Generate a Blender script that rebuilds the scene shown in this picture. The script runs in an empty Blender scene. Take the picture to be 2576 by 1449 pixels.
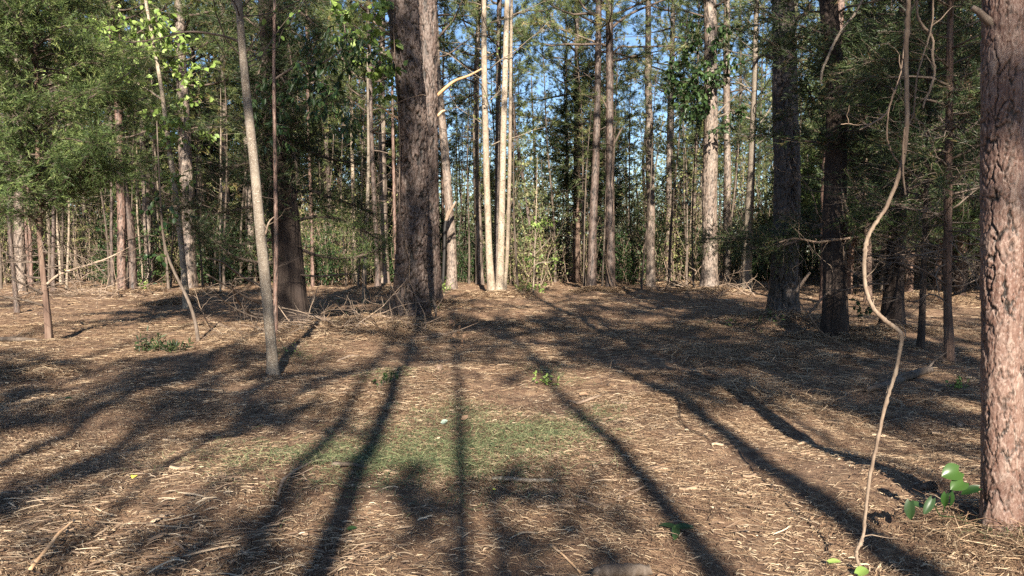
import bpy, math, random
import numpy as np

# ------------------------------------------------------------------ basics
scene = bpy.context.scene
COL = scene.collection
rnd = random.Random(7)
K = 1024 / 2576.0            # photo measured on a 2576 px wide view
F = 745.0                    # focal length in pixels of a 1024 px wide frame
PITCH = math.atan(38 / 745.0)
CP, SP = math.cos(PITCH), math.sin(PITCH)
CAM = np.array([0.0, 0.0, 1.5])
SUN_EL = math.radians(28)
SUN_AZ = math.radians(-4.8)
SD = np.array([math.sin(SUN_AZ), math.cos(SUN_AZ)])      # way the shadows fall
SR = np.array([math.cos(SUN_AZ), -math.sin(SUN_AZ)])


def ray(px, py):
    u = (px - 1288) * K
    v = (724.5 - py) * K
    return np.array([u / F, CP + SP * v / F, -SP + CP * v / F])


def gp(px, py, z=0.0):
    d = ray(px, py)
    return CAM + d * ((z - CAM[2]) / d[2])


def at(px, py, Y):
    d = ray(px, py)
    return CAM + d * (Y / d[1])


def wpx(w, Y):
    return w * K / F * Y


# ------------------------------------------------------------------ terrain height
_r = np.random.RandomState(5)
_W = []
for _i in range(46):
    lam = 0.25 * (14.0 ** _r.rand())
    an = _r.rand() * math.pi * 2
    _W.append((math.cos(an) * 2 * math.pi / lam, math.sin(an) * 2 * math.pi / lam, _r.rand() * 6.28, 0.0048 * lam ** 0.75))
MOUNDS = []      # x, y, height, radius


def H(x, y):
    x = np.asarray(x, float)
    y = np.asarray(y, float)
    z = np.zeros(np.broadcast(x, y).shape)
    for a, b, p, m in _W:
        z = z + m * np.sin(a * x + b * y + p)
    for mx, my, mh, mr in MOUNDS:
        z = z + mh * np.exp(-((x - mx) ** 2 + (y - my) ** 2) / (mr * mr))
    return z


for px, py, mh, mr in [(1035, 820, .10, .9), (1090, 770, .12, .8), (497, 745, .22, .9), (425, 768, .12, .6), (1252, 748, .14, .9),
                       (1535, 735, .10, .6), (1487, 737, .10, .6), (1970, 810, .12, 1.0), (2100, 850, .10, .7),
                       (2245, 845, .14, .6), (1785, 735, .16, 1.1), (320, 735, .14, 1.0), (2520, 1345, .05, .35),
                       (780, 850, .12, 1.3), (900, 830, .10, 1.0), (1720, 720, .15, .9), (960, 740, .2, 1.0),
                       (2330, 760, .2, 1.2), (90, 940, .05, .4), (2080, 1000, .05, .8), (1900, 900, .06, 1.0)]:
    g = gp(px, py)
    MOUNDS.append((g[0], g[1], mh, mr))


# ------------------------------------------------------------------ mesh builder
def unit(v):
    v = np.asarray(v, float)
    return v / (np.linalg.norm(v, axis=-1, keepdims=True) + 1e-9)


class MB:
    def __init__(self, seed=0):
        self.V = []
        self.Fc = []
        self.A = {}
        self.n = 0
        self.r = np.random.RandomState(seed)

    def add(self, V, Fs, mat=0, **attrs):
        V = np.asarray(V, float).reshape(-1, 3)
        Fs = np.asarray(Fs, int)
        self.V.append(V)
        self.Fc.append((Fs + self.n, mat))
        for k, a in attrs.items():
            self.A.setdefault(k, []).append((self.n, np.broadcast_to(np.asarray(a, float), (len(V),))))
        self.n += len(V)

    def build(self, name, mats, parent=None, loc=(0, 0, 0), smooth=True):
        me = bpy.data.meshes.new(name)
        V = np.concatenate(self.V) if self.V else np.zeros((0, 3))
        V = V - np.asarray(loc, float)
        me.vertices.add(len(V))
        me.vertices.foreach_set('co', V.astype(np.float32).ravel())
        lv = np.concatenate([f.ravel() for f, m in self.Fc])
        tot = np.concatenate([np.full(len(f), f.shape[1]) for f, m in self.Fc])
        mi = np.concatenate([np.full(len(f), m) for f, m in self.Fc])
        st = np.concatenate([[0], np.cumsum(tot)[:-1]])
        me.loops.add(len(lv))
        me.loops.foreach_set('vertex_index', lv.astype(np.int32))
        me.polygons.add(len(tot))
        me.polygons.foreach_set('loop_start', st.astype(np.int32))
        me.polygons.foreach_set('material_index', mi.astype(np.int32))
        if smooth:
            me.polygons.foreach_set('use_smooth', np.ones(len(tot), bool))
        for k, lst in self.A.items():
            arr = np.zeros(len(V), np.float32)
            for n0, a in lst:
                arr[n0:n0 + len(a)] = a
            me.attributes.new(k, 'FLOAT', 'POINT').data.foreach_set('value', arr)
        me.update(calc_edges=True)
        for m in (mats if isinstance(mats, (list, tuple)) else [mats]):
            me.materials.append(m)
        o = bpy.data.objects.new(name, me)
        COL.objects.link(o)
        o.location = loc if parent is None else (0, 0, 0)
        if parent is not None:
            o.parent = parent
        return o

    # -- shapes
    def tube(self, P, R, sides=5, mat=0, cap=True, **attrs):
        P = np.asarray(P, float)
        R = np.broadcast_to(np.asarray(R, float), (len(P),))
        T = unit(np.gradient(P, axis=0))
        m = np.abs(P[-1] - P[0])
        ref = np.zeros(3)
        ref[int(np.argmin(m))] = 1
        U = unit(np.cross(T, ref))
        Wv = np.cross(T, U)
        a = np.arange(sides) * 2 * math.pi / sides
        V = P[:, None, :] + R[:, None, None] * (np.cos(a)[None, :, None] * U[:, None, :] + np.sin(a)[None, :, None] * Wv[:, None, :])
        n = len(P)
        i = np.arange(n - 1)[:, None] * sides
        j = np.arange(sides)[None, :]
        j2 = (j + 1) % sides
        Q = np.stack([i + j, i + j2, i + sides + j2, i + sides + j], -1).reshape(-1, 4)
        self.add(V, Q, mat, **attrs)
        if cap and sides >= 3:
            self.Fc.append((np.array([np.arange(sides)[::-1] + self.n - n * sides]), mat))
            self.Fc.append((np.array([np.arange(sides) + self.n - sides]), mat))

    def needles(self, C, D, n, L, Wd, spread, mat=0, droop=0.0):
        C = np.asarray(C, float)
        D = unit(D)
        T = len(C)
        r = self.r
        d = D[:, None, :] + spread * unit(r.randn(T, n, 3))
        d[..., 2] -= droop
        d = unit(d)
        s = unit(np.cross(d, r.randn(T, n, 3)))
        ln = L * (0.7 + 0.6 * r.rand(T, n, 1))
        b = C[:, None, :] + d * (0.01) + 0.03 * r.randn(T, n, 3)
        V = np.stack([b - s * Wd / 2, b + s * Wd / 2, b + d * ln], 2).reshape(-1, 3)
        tone = np.repeat(np.repeat(r.rand(T), n) * .7 + .3 * r.rand(T * n), 3)
        self.add(V, np.arange(len(V)).reshape(-1, 3), mat, tone=tone)

    def sprays(self, B, D, k, slen, L, Wd, mat=0):
        B = np.asarray(B, float)
        D = unit(D)
        S = len(B)
        r = self.r
        side = unit(np.cross(D, r.randn(S, 3) * .5 + np.array([0, 0, 1.0])))
        u = (np.arange(k) + .5) / k
        sg = np.where(np.arange(k) % 2 == 0, 1, -1)
        b = B[:, None, :] + D[:, None, :] * (u * slen)[None, :, None]
        d = unit(D[:, None, :] * 1.0 + side[:, None, :] * (sg * .75)[None, :, None] + .28 * r.randn(S, k, 3))
        s = unit(np.cross(d, r.randn(S, k, 3)))
        ln = L * (0.6 + 0.7 * r.rand(S, k, 1)) * (1.15 - .5 * u)[None, :, None]
        V = np.stack([b - s * Wd / 2, b + s * Wd / 2, b + d * ln], 2).reshape(-1, 3)
        tone = np.repeat(np.repeat(r.rand(S), k) * .7 + .3 * r.rand(S * k), 3)
        self.add(V, np.arange(len(V)).reshape(-1, 3), mat, tone=tone)

    def leaves(self, B, D, L, Wd, mat=0, up=(0, 0, 1), jit=.7, droop=0.0):
        B = np.asarray(B, float)
        S = len(B)
        r = self.r
        D = unit(np.asarray(D, float) + jit * r.randn(S, 3) + np.array([0, 0, -droop]))
        nrm = unit(np.asarray(up, float) + .75 * r.randn(S, 3))
        s = unit(np.cross(D, nrm))
        nrm = np.cross(s, D)
        ln = (L * (.6 + .7 * r.rand(S, 1)))
        w = Wd * (ln / L)
        V = np.stack([B, B + D * ln * .3 + s * w * .45 + nrm * w * .08, B + D * ln * .66 + s * w * .42 + nrm * w * .1, B + D * ln - nrm * ln * .12,
                      B + D * ln * .66 - s * w * .42 + nrm * w * .1, B + D * ln * .3 - s * w * .45 + nrm * w * .08], 1).reshape(-1, 3)
        i = np.arange(S)[:, None] * 6
        Q = np.concatenate([i + np.array([[0, 1, 2, 3]]), i + np.array([[0, 3, 4, 5]])])
        self.add(V, Q, mat, tone=np.repeat(r.rand(S), 6))


def tag(o, label, cat, group=None, kind=None):
    if label:
        o['label'] = label
    if cat:
        o['category'] = cat
    if group:
        o['group'] = group
    if kind:
        o['kind'] = kind
    return o


def empty(name, loc, label=None, cat=None, group=None):
    o = bpy.data.objects.new(name, None)
    o.empty_display_size = .2
    COL.objects.link(o)
    o.location = loc
    return tag(o, label, cat, group)


def copy_tree(o, loc, rz, sc, label, group, cat=None):
    c = o.copy()
    COL.objects.link(c)
    c.location = loc
    c.rotation_euler = (0, 0, rz)
    c.scale = (sc, sc, sc)
    tag(c, label, cat, group)
    for ch in o.children:
        d = ch.copy()
        COL.objects.link(d)
        d.parent = c
        for g in ch.children:
            e = g.copy()
            COL.objects.link(e)
            e.parent = d
    return c


# ------------------------------------------------------------------ materials
class NT:
    def __init__(self, name):
        self.m = bpy.data.materials.new(name)
        self.m.use_nodes = True
        self.t = self.m.node_tree
        self.t.nodes.clear()
        self.out = self.t.nodes.new('ShaderNodeOutputMaterial')

    def n(self, typ, ins=None, **props):
        nd = self.t.nodes.new('ShaderNode' + typ)
        for k, v in props.items():
            setattr(nd, k, v)
        for k, v in (ins or {}).items():
            if isinstance(v, bpy.types.NodeSocket):
                self.t.links.new(v, nd.inputs[k])
            else:
                nd.inputs[k].default_value = v
        return nd

    def ramp(self, fac, stops):
        nd = self.t.nodes.new('ShaderNodeValToRGB')
        self.t.links.new(fac, nd.inputs[0])
        e = nd.color_ramp.elements
        while len(e) < len(stops):
            e.new(0.5)
        for el, (p, c) in zip(e, stops):
            el.position = p
            el.color = (c[0], c[1], c[2], 1)
        return nd.outputs[0]

    def mix(self, fac, a, b, mode='MIX'):
        nd = self.t.nodes.new('ShaderNodeMix')
        nd.data_type = 'RGBA'
        nd.blend_type = mode
        for s, v in ((nd.inputs[0], fac), (nd.inputs[6], a), (nd.inputs[7], b)):
            if isinstance(v, bpy.types.NodeSocket):
                self.t.links.new(v, s)
            elif isinstance(v, (int, float)):
                s.default_value = v
            else:
                s.default_value = (v[0], v[1], v[2], 1)
        return nd.outputs[2]

    def coords(self, scale=(1, 1, 1)):
        tc = self.n('TexCoord')
        mp = self.n('Mapping', {'Vector': tc.outputs['Object'], 'Scale': scale})
        return mp.outputs[0]

    def noise(self, vec, scale, detail=3, rough=.55):
        return self.n('TexNoise', {'Vector': vec, 'Scale': scale, 'Detail': detail, 'Roughness': rough}).outputs[0]

    def attr(self, name):
        return self.n('Attribute', attribute_name=name).outputs['Fac']

    def finish(self, color, rough=.8, bump=None, bump_d=.01, bump_s=.6, trans=0.0, spec=.3, trans_col=None):
        ins = {'Base Color': color, 'Roughness': rough, 'Specular IOR Level': spec}
        if bump is not None:
            bn = self.n('Bump', {'Height': bump, 'Distance': bump_d, 'Strength': bump_s})
            ins['Normal'] = bn.outputs[0]
        p = self.n('BsdfPrincipled', ins)
        sh = p.outputs[0]
        if trans > 0:
            tr = self.n('BsdfTranslucent', {'Color': trans_col if trans_col is not None else color})
            mx = self.n('MixShader', {0: trans, 1: p.outputs[0], 2: tr.outputs[0]})
            sh = mx.outputs[0]
        self.t.links.new(sh, self.out.inputs[0])
        return self.m


def m_bark_pine(name, dark, plate_a, plate_b, plate_c):
    t = NT(name)
    fur = t.attr('furrow')
    cell = t.attr('cell')
    co = t.coords((1, 1, .45))
    n1 = t.noise(co, 26, 4)
    n2 = t.noise(co, 90, 3, .6)
    n3 = t.noise(t.coords((1, 1, .5)), 3.5, 3)
    c = t.n('Math', {0: cell, 1: n1}, operation='ADD').outputs[0]
    c = t.n('Math', {0: c, 1: .5}, operation='MULTIPLY').outputs[0]
    plate = t.ramp(c, [(.2, plate_a), (.5, plate_b), (.8, plate_c)])
    plate = t.mix(t.ramp(n3, [(.42, (0, 0, 0)), (.68, (1, 1, 1))]), plate, plate_a)
    plate = t.mix(t.ramp(n2, [(.5, (0, 0, 0)), (.75, (.6, .6, .6))]), plate, [x * 1.5 for x in plate_c])
    fm = t.ramp(fur, [(.05, (0, 0, 0)), (.75, (1, 1, 1))])
    col = t.mix(fm, dark, plate)
    h = t.n('Math', {0: n2, 1: n1}, operation='ADD').outputs[0]
    return t.finish(col, .62, h, .006, .7, spec=.4)


def m_bark_noise(name, ramp, zs=.15, scale=22, bump_d=.008, fleck=None):
    t = NT(name)
    co = t.coords((1, 1, zs))
    n1 = t.noise(co, scale, 5, .6)
    n2 = t.noise(t.coords((1, 1, .6)), 4, 3)
    oi = t.n('ObjectInfo').outputs['Random']
    f = t.n('Math', {0: n1, 1: n2}, operation='ADD').outputs[0]
    f = t.n('Math', {0: f, 1: .5}, operation='MULTIPLY').outputs[0]
    f = t.n('Math', {0: oi, 1: .14, 2: f}, operation='MULTIPLY_ADD').outputs[0]
    f = t.n('Math', {0: f, 1: .07}, operation='SUBTRACT').outputs[0]
    col = t.ramp(f, ramp)
    if fleck:
        n3 = t.noise(t.coords((1, 1, 1.6)), fleck[1], 2)
        col = t.mix(t.ramp(n3, [(.56, (0, 0, 0)), (.64, (1, 1, 1))]), col, fleck[0])
    return t.finish(col, .85, n1, bump_d, .8)


def m_leaf(name, stops, trans=.3, rough=.55, spec=.3, obj_var=.25, warm=None):
    t = NT(name)
    tone = t.attr('tone')
    oi = t.n('ObjectInfo').outputs['Random']
    f = t.n('Math', {0: oi, 1: obj_var, 2: tone}, operation='MULTIPLY_ADD').outputs[0]
    f = t.n('Math', {0: f, 1: obj_var / 2}, operation='SUBTRACT').outputs[0]
    if warm:
        n = t.noise(t.coords(), .55, 2)
        f = t.n('Math', {0: n, 1: warm, 2: f}, operation='MULTIPLY_ADD').outputs[0]
        f = t.n('Math', {0: f, 1: warm * .5}, operation='SUBTRACT').outputs[0]
    col = t.ramp(f, stops)
    return t.finish(col, rough, trans=trans, spec=spec)


def m_litter(name, stops, rough=.7, patch=None):
    t = NT(name)
    tone = t.attr('tone')
    n = t.noise(t.coords(), .9, 3)
    f = t.n('Math', {0: n, 1: .5, 2: tone}, operation='MULTIPLY_ADD').outputs[0]
    f = t.n('Math', {0: f, 1: .25}, operation='SUBTRACT').outputs[0]
    return t.finish(t.ramp(f, stops), rough, trans=.08, spec=.25)


M = {}
M['bark_pine'] = m_bark_pine('bark_pine', (.007, .005, .004), (.052, .031, .024), (.082, .056, .045), (.138, .108, .09))
M['bark_pine_shaded'] = m_bark_pine('bark_pine_shaded', (.010, .008, .007), (.035, .024, .02), (.06, .045, .038), (.11, .09, .078))  # pine bark darkened: deep shade is put into its colour
M['bark_pine_grey'] = m_bark_pine('bark_pine_grey', (.022, .016, .013), (.10, .068, .052), (.155, .118, .094), (.25, .21, .172))
M['bark_pine_red'] = m_bark_pine('bark_pine_red', (.012, .008, .006), (.088, .043, .030), (.128, .076, .058), (.21, .16, .132))
M['bark_cedar_shaded'] = m_bark_noise('bark_cedar_shaded', [(.3, (.010, .007, .006)), (.5, (.03, .02, .016)), (.72, (.07, .052, .041))], .06, 30, .02)  # darker copy of the cedar bark, with the trunks' deep shade painted in
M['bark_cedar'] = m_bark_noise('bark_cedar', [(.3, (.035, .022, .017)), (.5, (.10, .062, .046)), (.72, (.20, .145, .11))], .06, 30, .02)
M['bark_sapling'] = m_bark_noise('bark_sapling', [(.3, (.036, .027, .022)), (.5, (.08, .06, .046)), (.7, (.16, .128, .104))], .3, 40, .006)
M['bark_hard'] = m_bark_noise('bark_hard', [(.3, (.06, .046, .035)), (.5, (.115, .09, .068)), (.7, (.19, .157, .124))], .35, 34, .008, ((.26, .235, .195), 60))
M['bark_pale'] = m_bark_noise('bark_pale', [(.3, (.12, .092, .066)), (.5, (.225, .18, .135)), (.7, (.37, .31, .245))], .3, 30, .012, ((.10, .075, .055), 18))
M['wood_dead'] = m_bark_noise('wood_dead', [(.3, (.09, .062, .044)), (.5, (.19, .135, .098)), (.7, (.33, .265, .205))], .3, 30, .003)
M['wood_orange'] = m_bark_noise('wood_orange', [(.3, (.22, .12, .06)), (.5, (.40, .25, .14)), (.7, (.5, .37, .25))], .3, 30, .003)
M['twig'] = m_bark_noise('twig', [(.3, (.04, .029, .023)), (.5, (.085, .062, .048)), (.7, (.17, .135, .108))], .5, 30, .002)
M['vine_bark'] = m_bark_noise('vine_bark', [(.3, (.06, .04, .028)), (.5, (.13, .092, .066)), (.7, (.25, .195, .145))], .35, 60, .004)
M['needle'] = m_leaf('pine_needle', [(0, (.03, .05, .02)), (.35, (.068, .10, .034)), (.65, (.125, .155, .05)), (.9, (.20, .20, .07)), (1, (.27, .18, .075))], .3, .45, .4, .35, .35)
M['needle_far'] = m_leaf('pine_needle_far', [(0, (.06, .09, .04)), (.45, (.13, .17, .065)), (.8, (.22, .245, .09)), (1, (.34, .26, .12))], .35, .5, .35, .4, .4)
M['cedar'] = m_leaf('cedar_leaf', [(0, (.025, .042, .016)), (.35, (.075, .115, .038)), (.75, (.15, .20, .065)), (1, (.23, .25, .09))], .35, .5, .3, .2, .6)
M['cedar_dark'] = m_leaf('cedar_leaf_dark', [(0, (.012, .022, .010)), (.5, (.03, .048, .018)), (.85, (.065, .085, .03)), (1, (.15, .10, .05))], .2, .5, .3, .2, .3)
M['leaf_light'] = m_leaf('young_leaf', [(0, (.12, .19, .04)), (.5, (.20, .29, .07)), (1, (.31, .40, .12))], .35, .45, .4, .2)
M['leaf_dark'] = m_leaf('evergreen_leaf', [(0, (.012, .028, .011)), (.5, (.028, .056, .018)), (1, (.055, .09, .027))], .2, .42, .3, .2)
M['leaf_smilax'] = m_leaf('smilax_leaf', [(0, (.012, .032, .008)), (.5, (.022, .055, .012)), (1, (.04, .08, .018))], .2, .3, .3, .1)
M['leaf_thicket'] = m_leaf('thicket_leaf', [(0, (.07, .085, .03)), (.45, (.16, .18, .06)), (.8, (.28, .28, .11)), (1, (.36, .28, .15))], .35, .5, .3, .35)
M['leaf_far'] = m_leaf('distant_leaf', [(0, (.06, .085, .038)), (.5, (.15, .175, .08)), (.85, (.27, .27, .135)), (1, (.31, .235, .14))], .35, .6, .2, .2)
M['straw'] = m_litter('pine_straw', [(0, (.055, .031, .020)), (.35, (.15, .090, .054)), (.7, (.31, .212, .13)), (1, (.52, .405, .27))])
M['chip'] = m_litter('wood_chip', [(0, (.085, .054, .036)), (.45, (.22, .15, .10)), (.8, (.35, .265, .18)), (1, (.50, .405, .29))])
M['grass'] = m_leaf('grass_blade', [(0, (.06, .08, .04)), (.6, (.13, .16, .075)), (1, (.27, .26, .14))], .25, .5, .3, 0)
M['yellow'] = m_leaf('yellow_leaf', [(0, (.6, .55, .05)), (1, (.75, .68, .1))], .3)
M['palegreen'] = m_leaf('pale_leaf', [(0, (.16, .21, .18)), (1, (.22, .27, .23))], .2)
M['dead_leaf'] = m_leaf('dead_leaf', [(0, (.18, .10, .06)), (1, (.34, .22, .14))], .2)
M['cone'] = m_bark_noise('cone_scale', [(.3, (.06, .04, .03)), (.5, (.16, .11, .08)), (.7, (.34, .27, .21))], 1, 60, .002)


def m_ground():
    t = NT('forest_floor')
    co = t.coords()
    n1 = t.noise(co, 1.1, 4)
    n2 = t.noise(co, 9, 5, .65)
    n3 = t.noise(t.n('Mapping', {'Vector': t.n('TexCoord').outputs['Object'], 'Scale': (1, 3.2, 1), 'Rotation': (0, 0, .25)}).outputs[0], 42, 4, .7)
    n4 = t.noise(t.n('Mapping', {'Vector': t.n('TexCoord').outputs['Object'], 'Scale': (3, 1, 1), 'Rotation': (0, 0, .6)}).outputs[0], 55, 4, .7)
    f = t.n('Math', {0: n3, 1: n4}, operation='MAXIMUM').outputs[0]
    f = t.n('Math', {0: f, 1: n2}, operation='ADD').outputs[0]
    f = t.n('Math', {0: f, 1: .5}, operation='MULTIPLY').outputs[0]
    col = t.ramp(f, [(.36, (.06, .034, .022)), (.5, (.16, .094, .058)), (.6, (.29, .19, .115)), (.72, (.46, .345, .22))])
    soil = t.ramp(n2, [(.3, (.10, .06, .042)), (.7, (.20, .13, .09))])
    col = t.mix(t.ramp(n1, [(.55, (0, 0, 0)), (.72, (.8, .8, .8))]), col, soil)
    return t.finish(col, .9, f, .05, .9)


M['ground'] = m_ground()

# ------------------------------------------------------------------ bark relief
def cells(cu, cz, nx, tab):
    fu = np.floor(cu).astype(int)
    fz = np.floor(cz).astype(int)
    best = np.full(cu.shape, 9.0)
    sec = np.full(cu.shape, 9.0)
    cid = np.zeros(cu.shape)
    ny = tab.shape[1]
    for di in (-1, 0, 1):
        for dj in (-1, 0, 1):
            i = (fu + di) % nx
            j = (fz + dj) % ny
            du = fu + di + tab[i, j, 0] - cu
            dz = fz + dj + tab[i, j, 1] - cz
            d = np.sqrt(du * du + dz * dz)
            nb = d < best
            sec = np.where(nb, best, np.minimum(sec, d))
            cid = np.where(nb, tab[i, j, 2], cid)
            best = np.minimum(best, d)
    return sec - best, cid


def trunk_mesh(mb, zs, xs, ys, rs, sides, kind='pine', plate=(.055, .11), depth=.014, flare=.3, flare_h=.3, z0=0, mat=0, fw=1.0):
    """rings up a nearly upright stem, with bark relief"""
    r = mb.r
    th = np.arange(sides) * 2 * math.pi / sides
    TH, Z = np.meshgrid(th, zs)
    Rr = np.repeat(rs[:, None], sides, 1)
    rm = float(np.median(rs[:max(2, len(rs) // 2)]))
    hz = Z - z0
    lobes = 1 + .5 * np.sin(TH * 3 + r.rand() * 6) + .35 * np.sin(TH * 5 + r.rand() * 6)
    Rr = Rr * (1 + flare * np.exp(-np.maximum(hz, -.1) / flare_h) * (.6 + .4 * lobes))
    Rr = Rr * (1 + .03 * np.sin(TH * 2 + hz * .9 + r.rand() * 6) + .025 * np.sin(TH * 3 - hz * 1.7 + r.rand() * 6))
    fur = np.ones_like(Z)
    cid = np.full_like(Z, .5)
    if kind == 'pine':
        cx, cy = np.cos(TH), np.sin(TH)

        def wn(sc, zs_, k=9):
            o = np.zeros_like(Z)
            for _ in range(k):
                v = r.randn(3)
                o += np.sin(sc * (v[0] * cx + v[1] * cy) + v[2] * hz / zs_ + r.rand() * 6.28)
            return o / math.sqrt(k)
        nx = max(5, int(round(2 * math.pi * rm / plate[0])))
        cu = TH / (2 * math.pi) * nx + .26 * wn(nx * .5, plate[1] * .35) + .10 * wn(nx * 2.0, plate[1] * .1)
        cz = hz / (plate[1] * 1.5) + .30 * wn(nx * .5, plate[1] * .5) + .10 * wn(nx * 2, plate[1] * .12) + 40
        fur, cid = cells(cu, cz, nx, r.rand(nx, 128, 3))
        n2x = max(8, int(nx * 2.3))
        c2u = TH / (2 * math.pi) * n2x + .35 * wn(n2x * .5, plate[1] * .16)
        c2z = hz / (plate[1] * .48) + .35 * wn(n2x * .5, plate[1] * .16) + 40
        f2, c2 = cells(c2u, c2z, n2x, r.rand(n2x, 160, 3))
        n3x = n2x * 2
        f3, c3 = cells(TH / (2 * math.pi) * n3x + .4 * wn(n3x * .4, plate[1] * .1), hz / (plate[1] * .27) + .4 * wn(n3x * .4, plate[1] * .1) + 40, n3x, r.rand(n3x, 256, 3))
        deepn = np.clip(.85 + .4 * wn(nx * .35, plate[1] * .9), .25, 1.2)
        s = np.clip(fur / (.3 * fw), 0, 1)
        s = s * s * (3 - 2 * s)
        d = -depth * 1.15 * (1 - s) * deepn + depth * .40 * (cid - .5) + depth * .55 * (c2 - .5) + depth * .3 * (c3 - .5) - depth * .2 * (f2 < .07)
        Rr = Rr + d
        fur = np.clip(1 - (1 - np.clip(fur / (.34 * fw), 0, 1)) * deepn, 0, 1) * (1 - .75 * np.clip(1 - f2 / .16, 0, 1))
        cid = np.clip(.25 * cid + .45 * c2 + .3 * c3, 0, 1)
    elif kind == 'cedar':
        Rr = Rr * (1 + .07 * np.sin(TH * 4 + .5 * np.sin(hz) + r.rand() * 6) + .05 * np.sin(TH * 9 + hz * .8))
        fl = np.abs(np.sin(TH * 13 + 1.2 * np.sin(hz * 2.1 + TH * 2) + .8 * np.sin(hz * 5.3)))
        Rr = Rr + depth * (fl - .5)
    V = np.stack([np.repeat(xs[:, None], sides, 1) + Rr * np.cos(TH), np.repeat(ys[:, None], sides, 1) + Rr * np.sin(TH), Z], -1)
    n = len(zs)
    i = np.arange(n - 1)[:, None] * sides
    j = np.arange(sides)[None, :]
    j2 = (j + 1) % sides
    Q = np.stack([i + j, i + j2, i + sides + j2, i + sides + j], -1).reshape(-1, 4)
    mb.add(V, Q, mat, furrow=fur.ravel(), cell=cid.ravel())


# ------------------------------------------------------------------ crowns
def limb_path(p, d, L, n, jit, r, curl=0.0):
    P = [np.array(p, float)]
    d = unit(d)
    for _ in range(n):
        d = unit(d + jit * r.randn(3) + np.array([0, 0, curl]))
        P.append(P[-1] + d * L / n)
    return np.array(P)


def pine_crown(seed, axis, z0, z1, rmax, n, tr=.12, dens=1.0, nl=.20, nw=.015, per=19, dead=8, dead_z=None, profile=None):
    mb = MB(seed)
    r = mb.r
    n = int(n * 1.5)
    TC, TD = [], []
    for i in range(n):
        u = (i + r.rand()) / n
        z = z0 + (z1 - z0) * u
        az = i * 2.4 + r.rand() * 1.2
        pr = (1 - u) ** .6 * (.55 + .45 * min(1, u * 5)) if profile is None else profile(u)
        L = rmax * pr * (.65 + .6 * r.rand()) + .3
        ax, ay = axis(z)
        P = limb_path((ax, ay, z), (math.cos(az), math.sin(az), .15 + .5 * u), L, 6, .17, r, .05)
        mb.tube(P, np.linspace(.012 + .013 * L, .006, 7), 4, 0)
        nt = max(3, int(L * 8.5 * dens))
        for k in range(nt):
            s = .28 + .72 * (k + r.rand()) / nt
            q = s * 6
            a = min(5, int(q))
            b = P[a] + (P[a + 1] - P[a]) * (q - a)
            ld = unit(P[a + 1] - P[a])
            td = unit(ld + .8 * r.randn(3) * np.array([1, 1, .6]) + np.array([0, 0, .25]))
            tl = (.25 + .55 * r.rand()) * min(1, L / 2.5 + .3)
            e = limb_path(b, td, tl, 3, .25, r, .06)
            mb.tube(e, [.007, .005, .004, .003], 3, 0, cap=False)
            for f in (1, 2, 3):
                if f == 3 or r.rand() < .6:
                    TC.append(e[f])
                    TD.append(e[f] - e[f - 1])
        TC.append(P[-1])
        TD.append(P[-1] - P[-2])
    dz0, dz1 = dead_z if dead_z else (z0 - 4, z0)
    for i in range(dead):
        z = dz0 + (dz1 - dz0) * r.rand()
        az = r.rand() * 6.28
        ax, ay = axis(z)
        L = .4 + 1.4 * r.rand()
        P = limb_path((ax, ay, z), (math.cos(az), math.sin(az), .1 + .2 * r.randn()), L, 4, .25, r, -.03)
        mb.tube(P, np.linspace(.016, .005, 5), 4, 0)
        for k in range(4):
            q = P[1 + k % 4]
            e = limb_path(q, unit(P[-1] - P[0]) + .8 * r.randn(3), .2 + .4 * r.rand(), 2, .3, r)
            mb.tube(e, [.005, .004, .003], 3, 0, cap=False)
    mb.needles(np.array(TC), np.array(TD), per, nl, nw, .75, 1, .05)
    return mb


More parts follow.
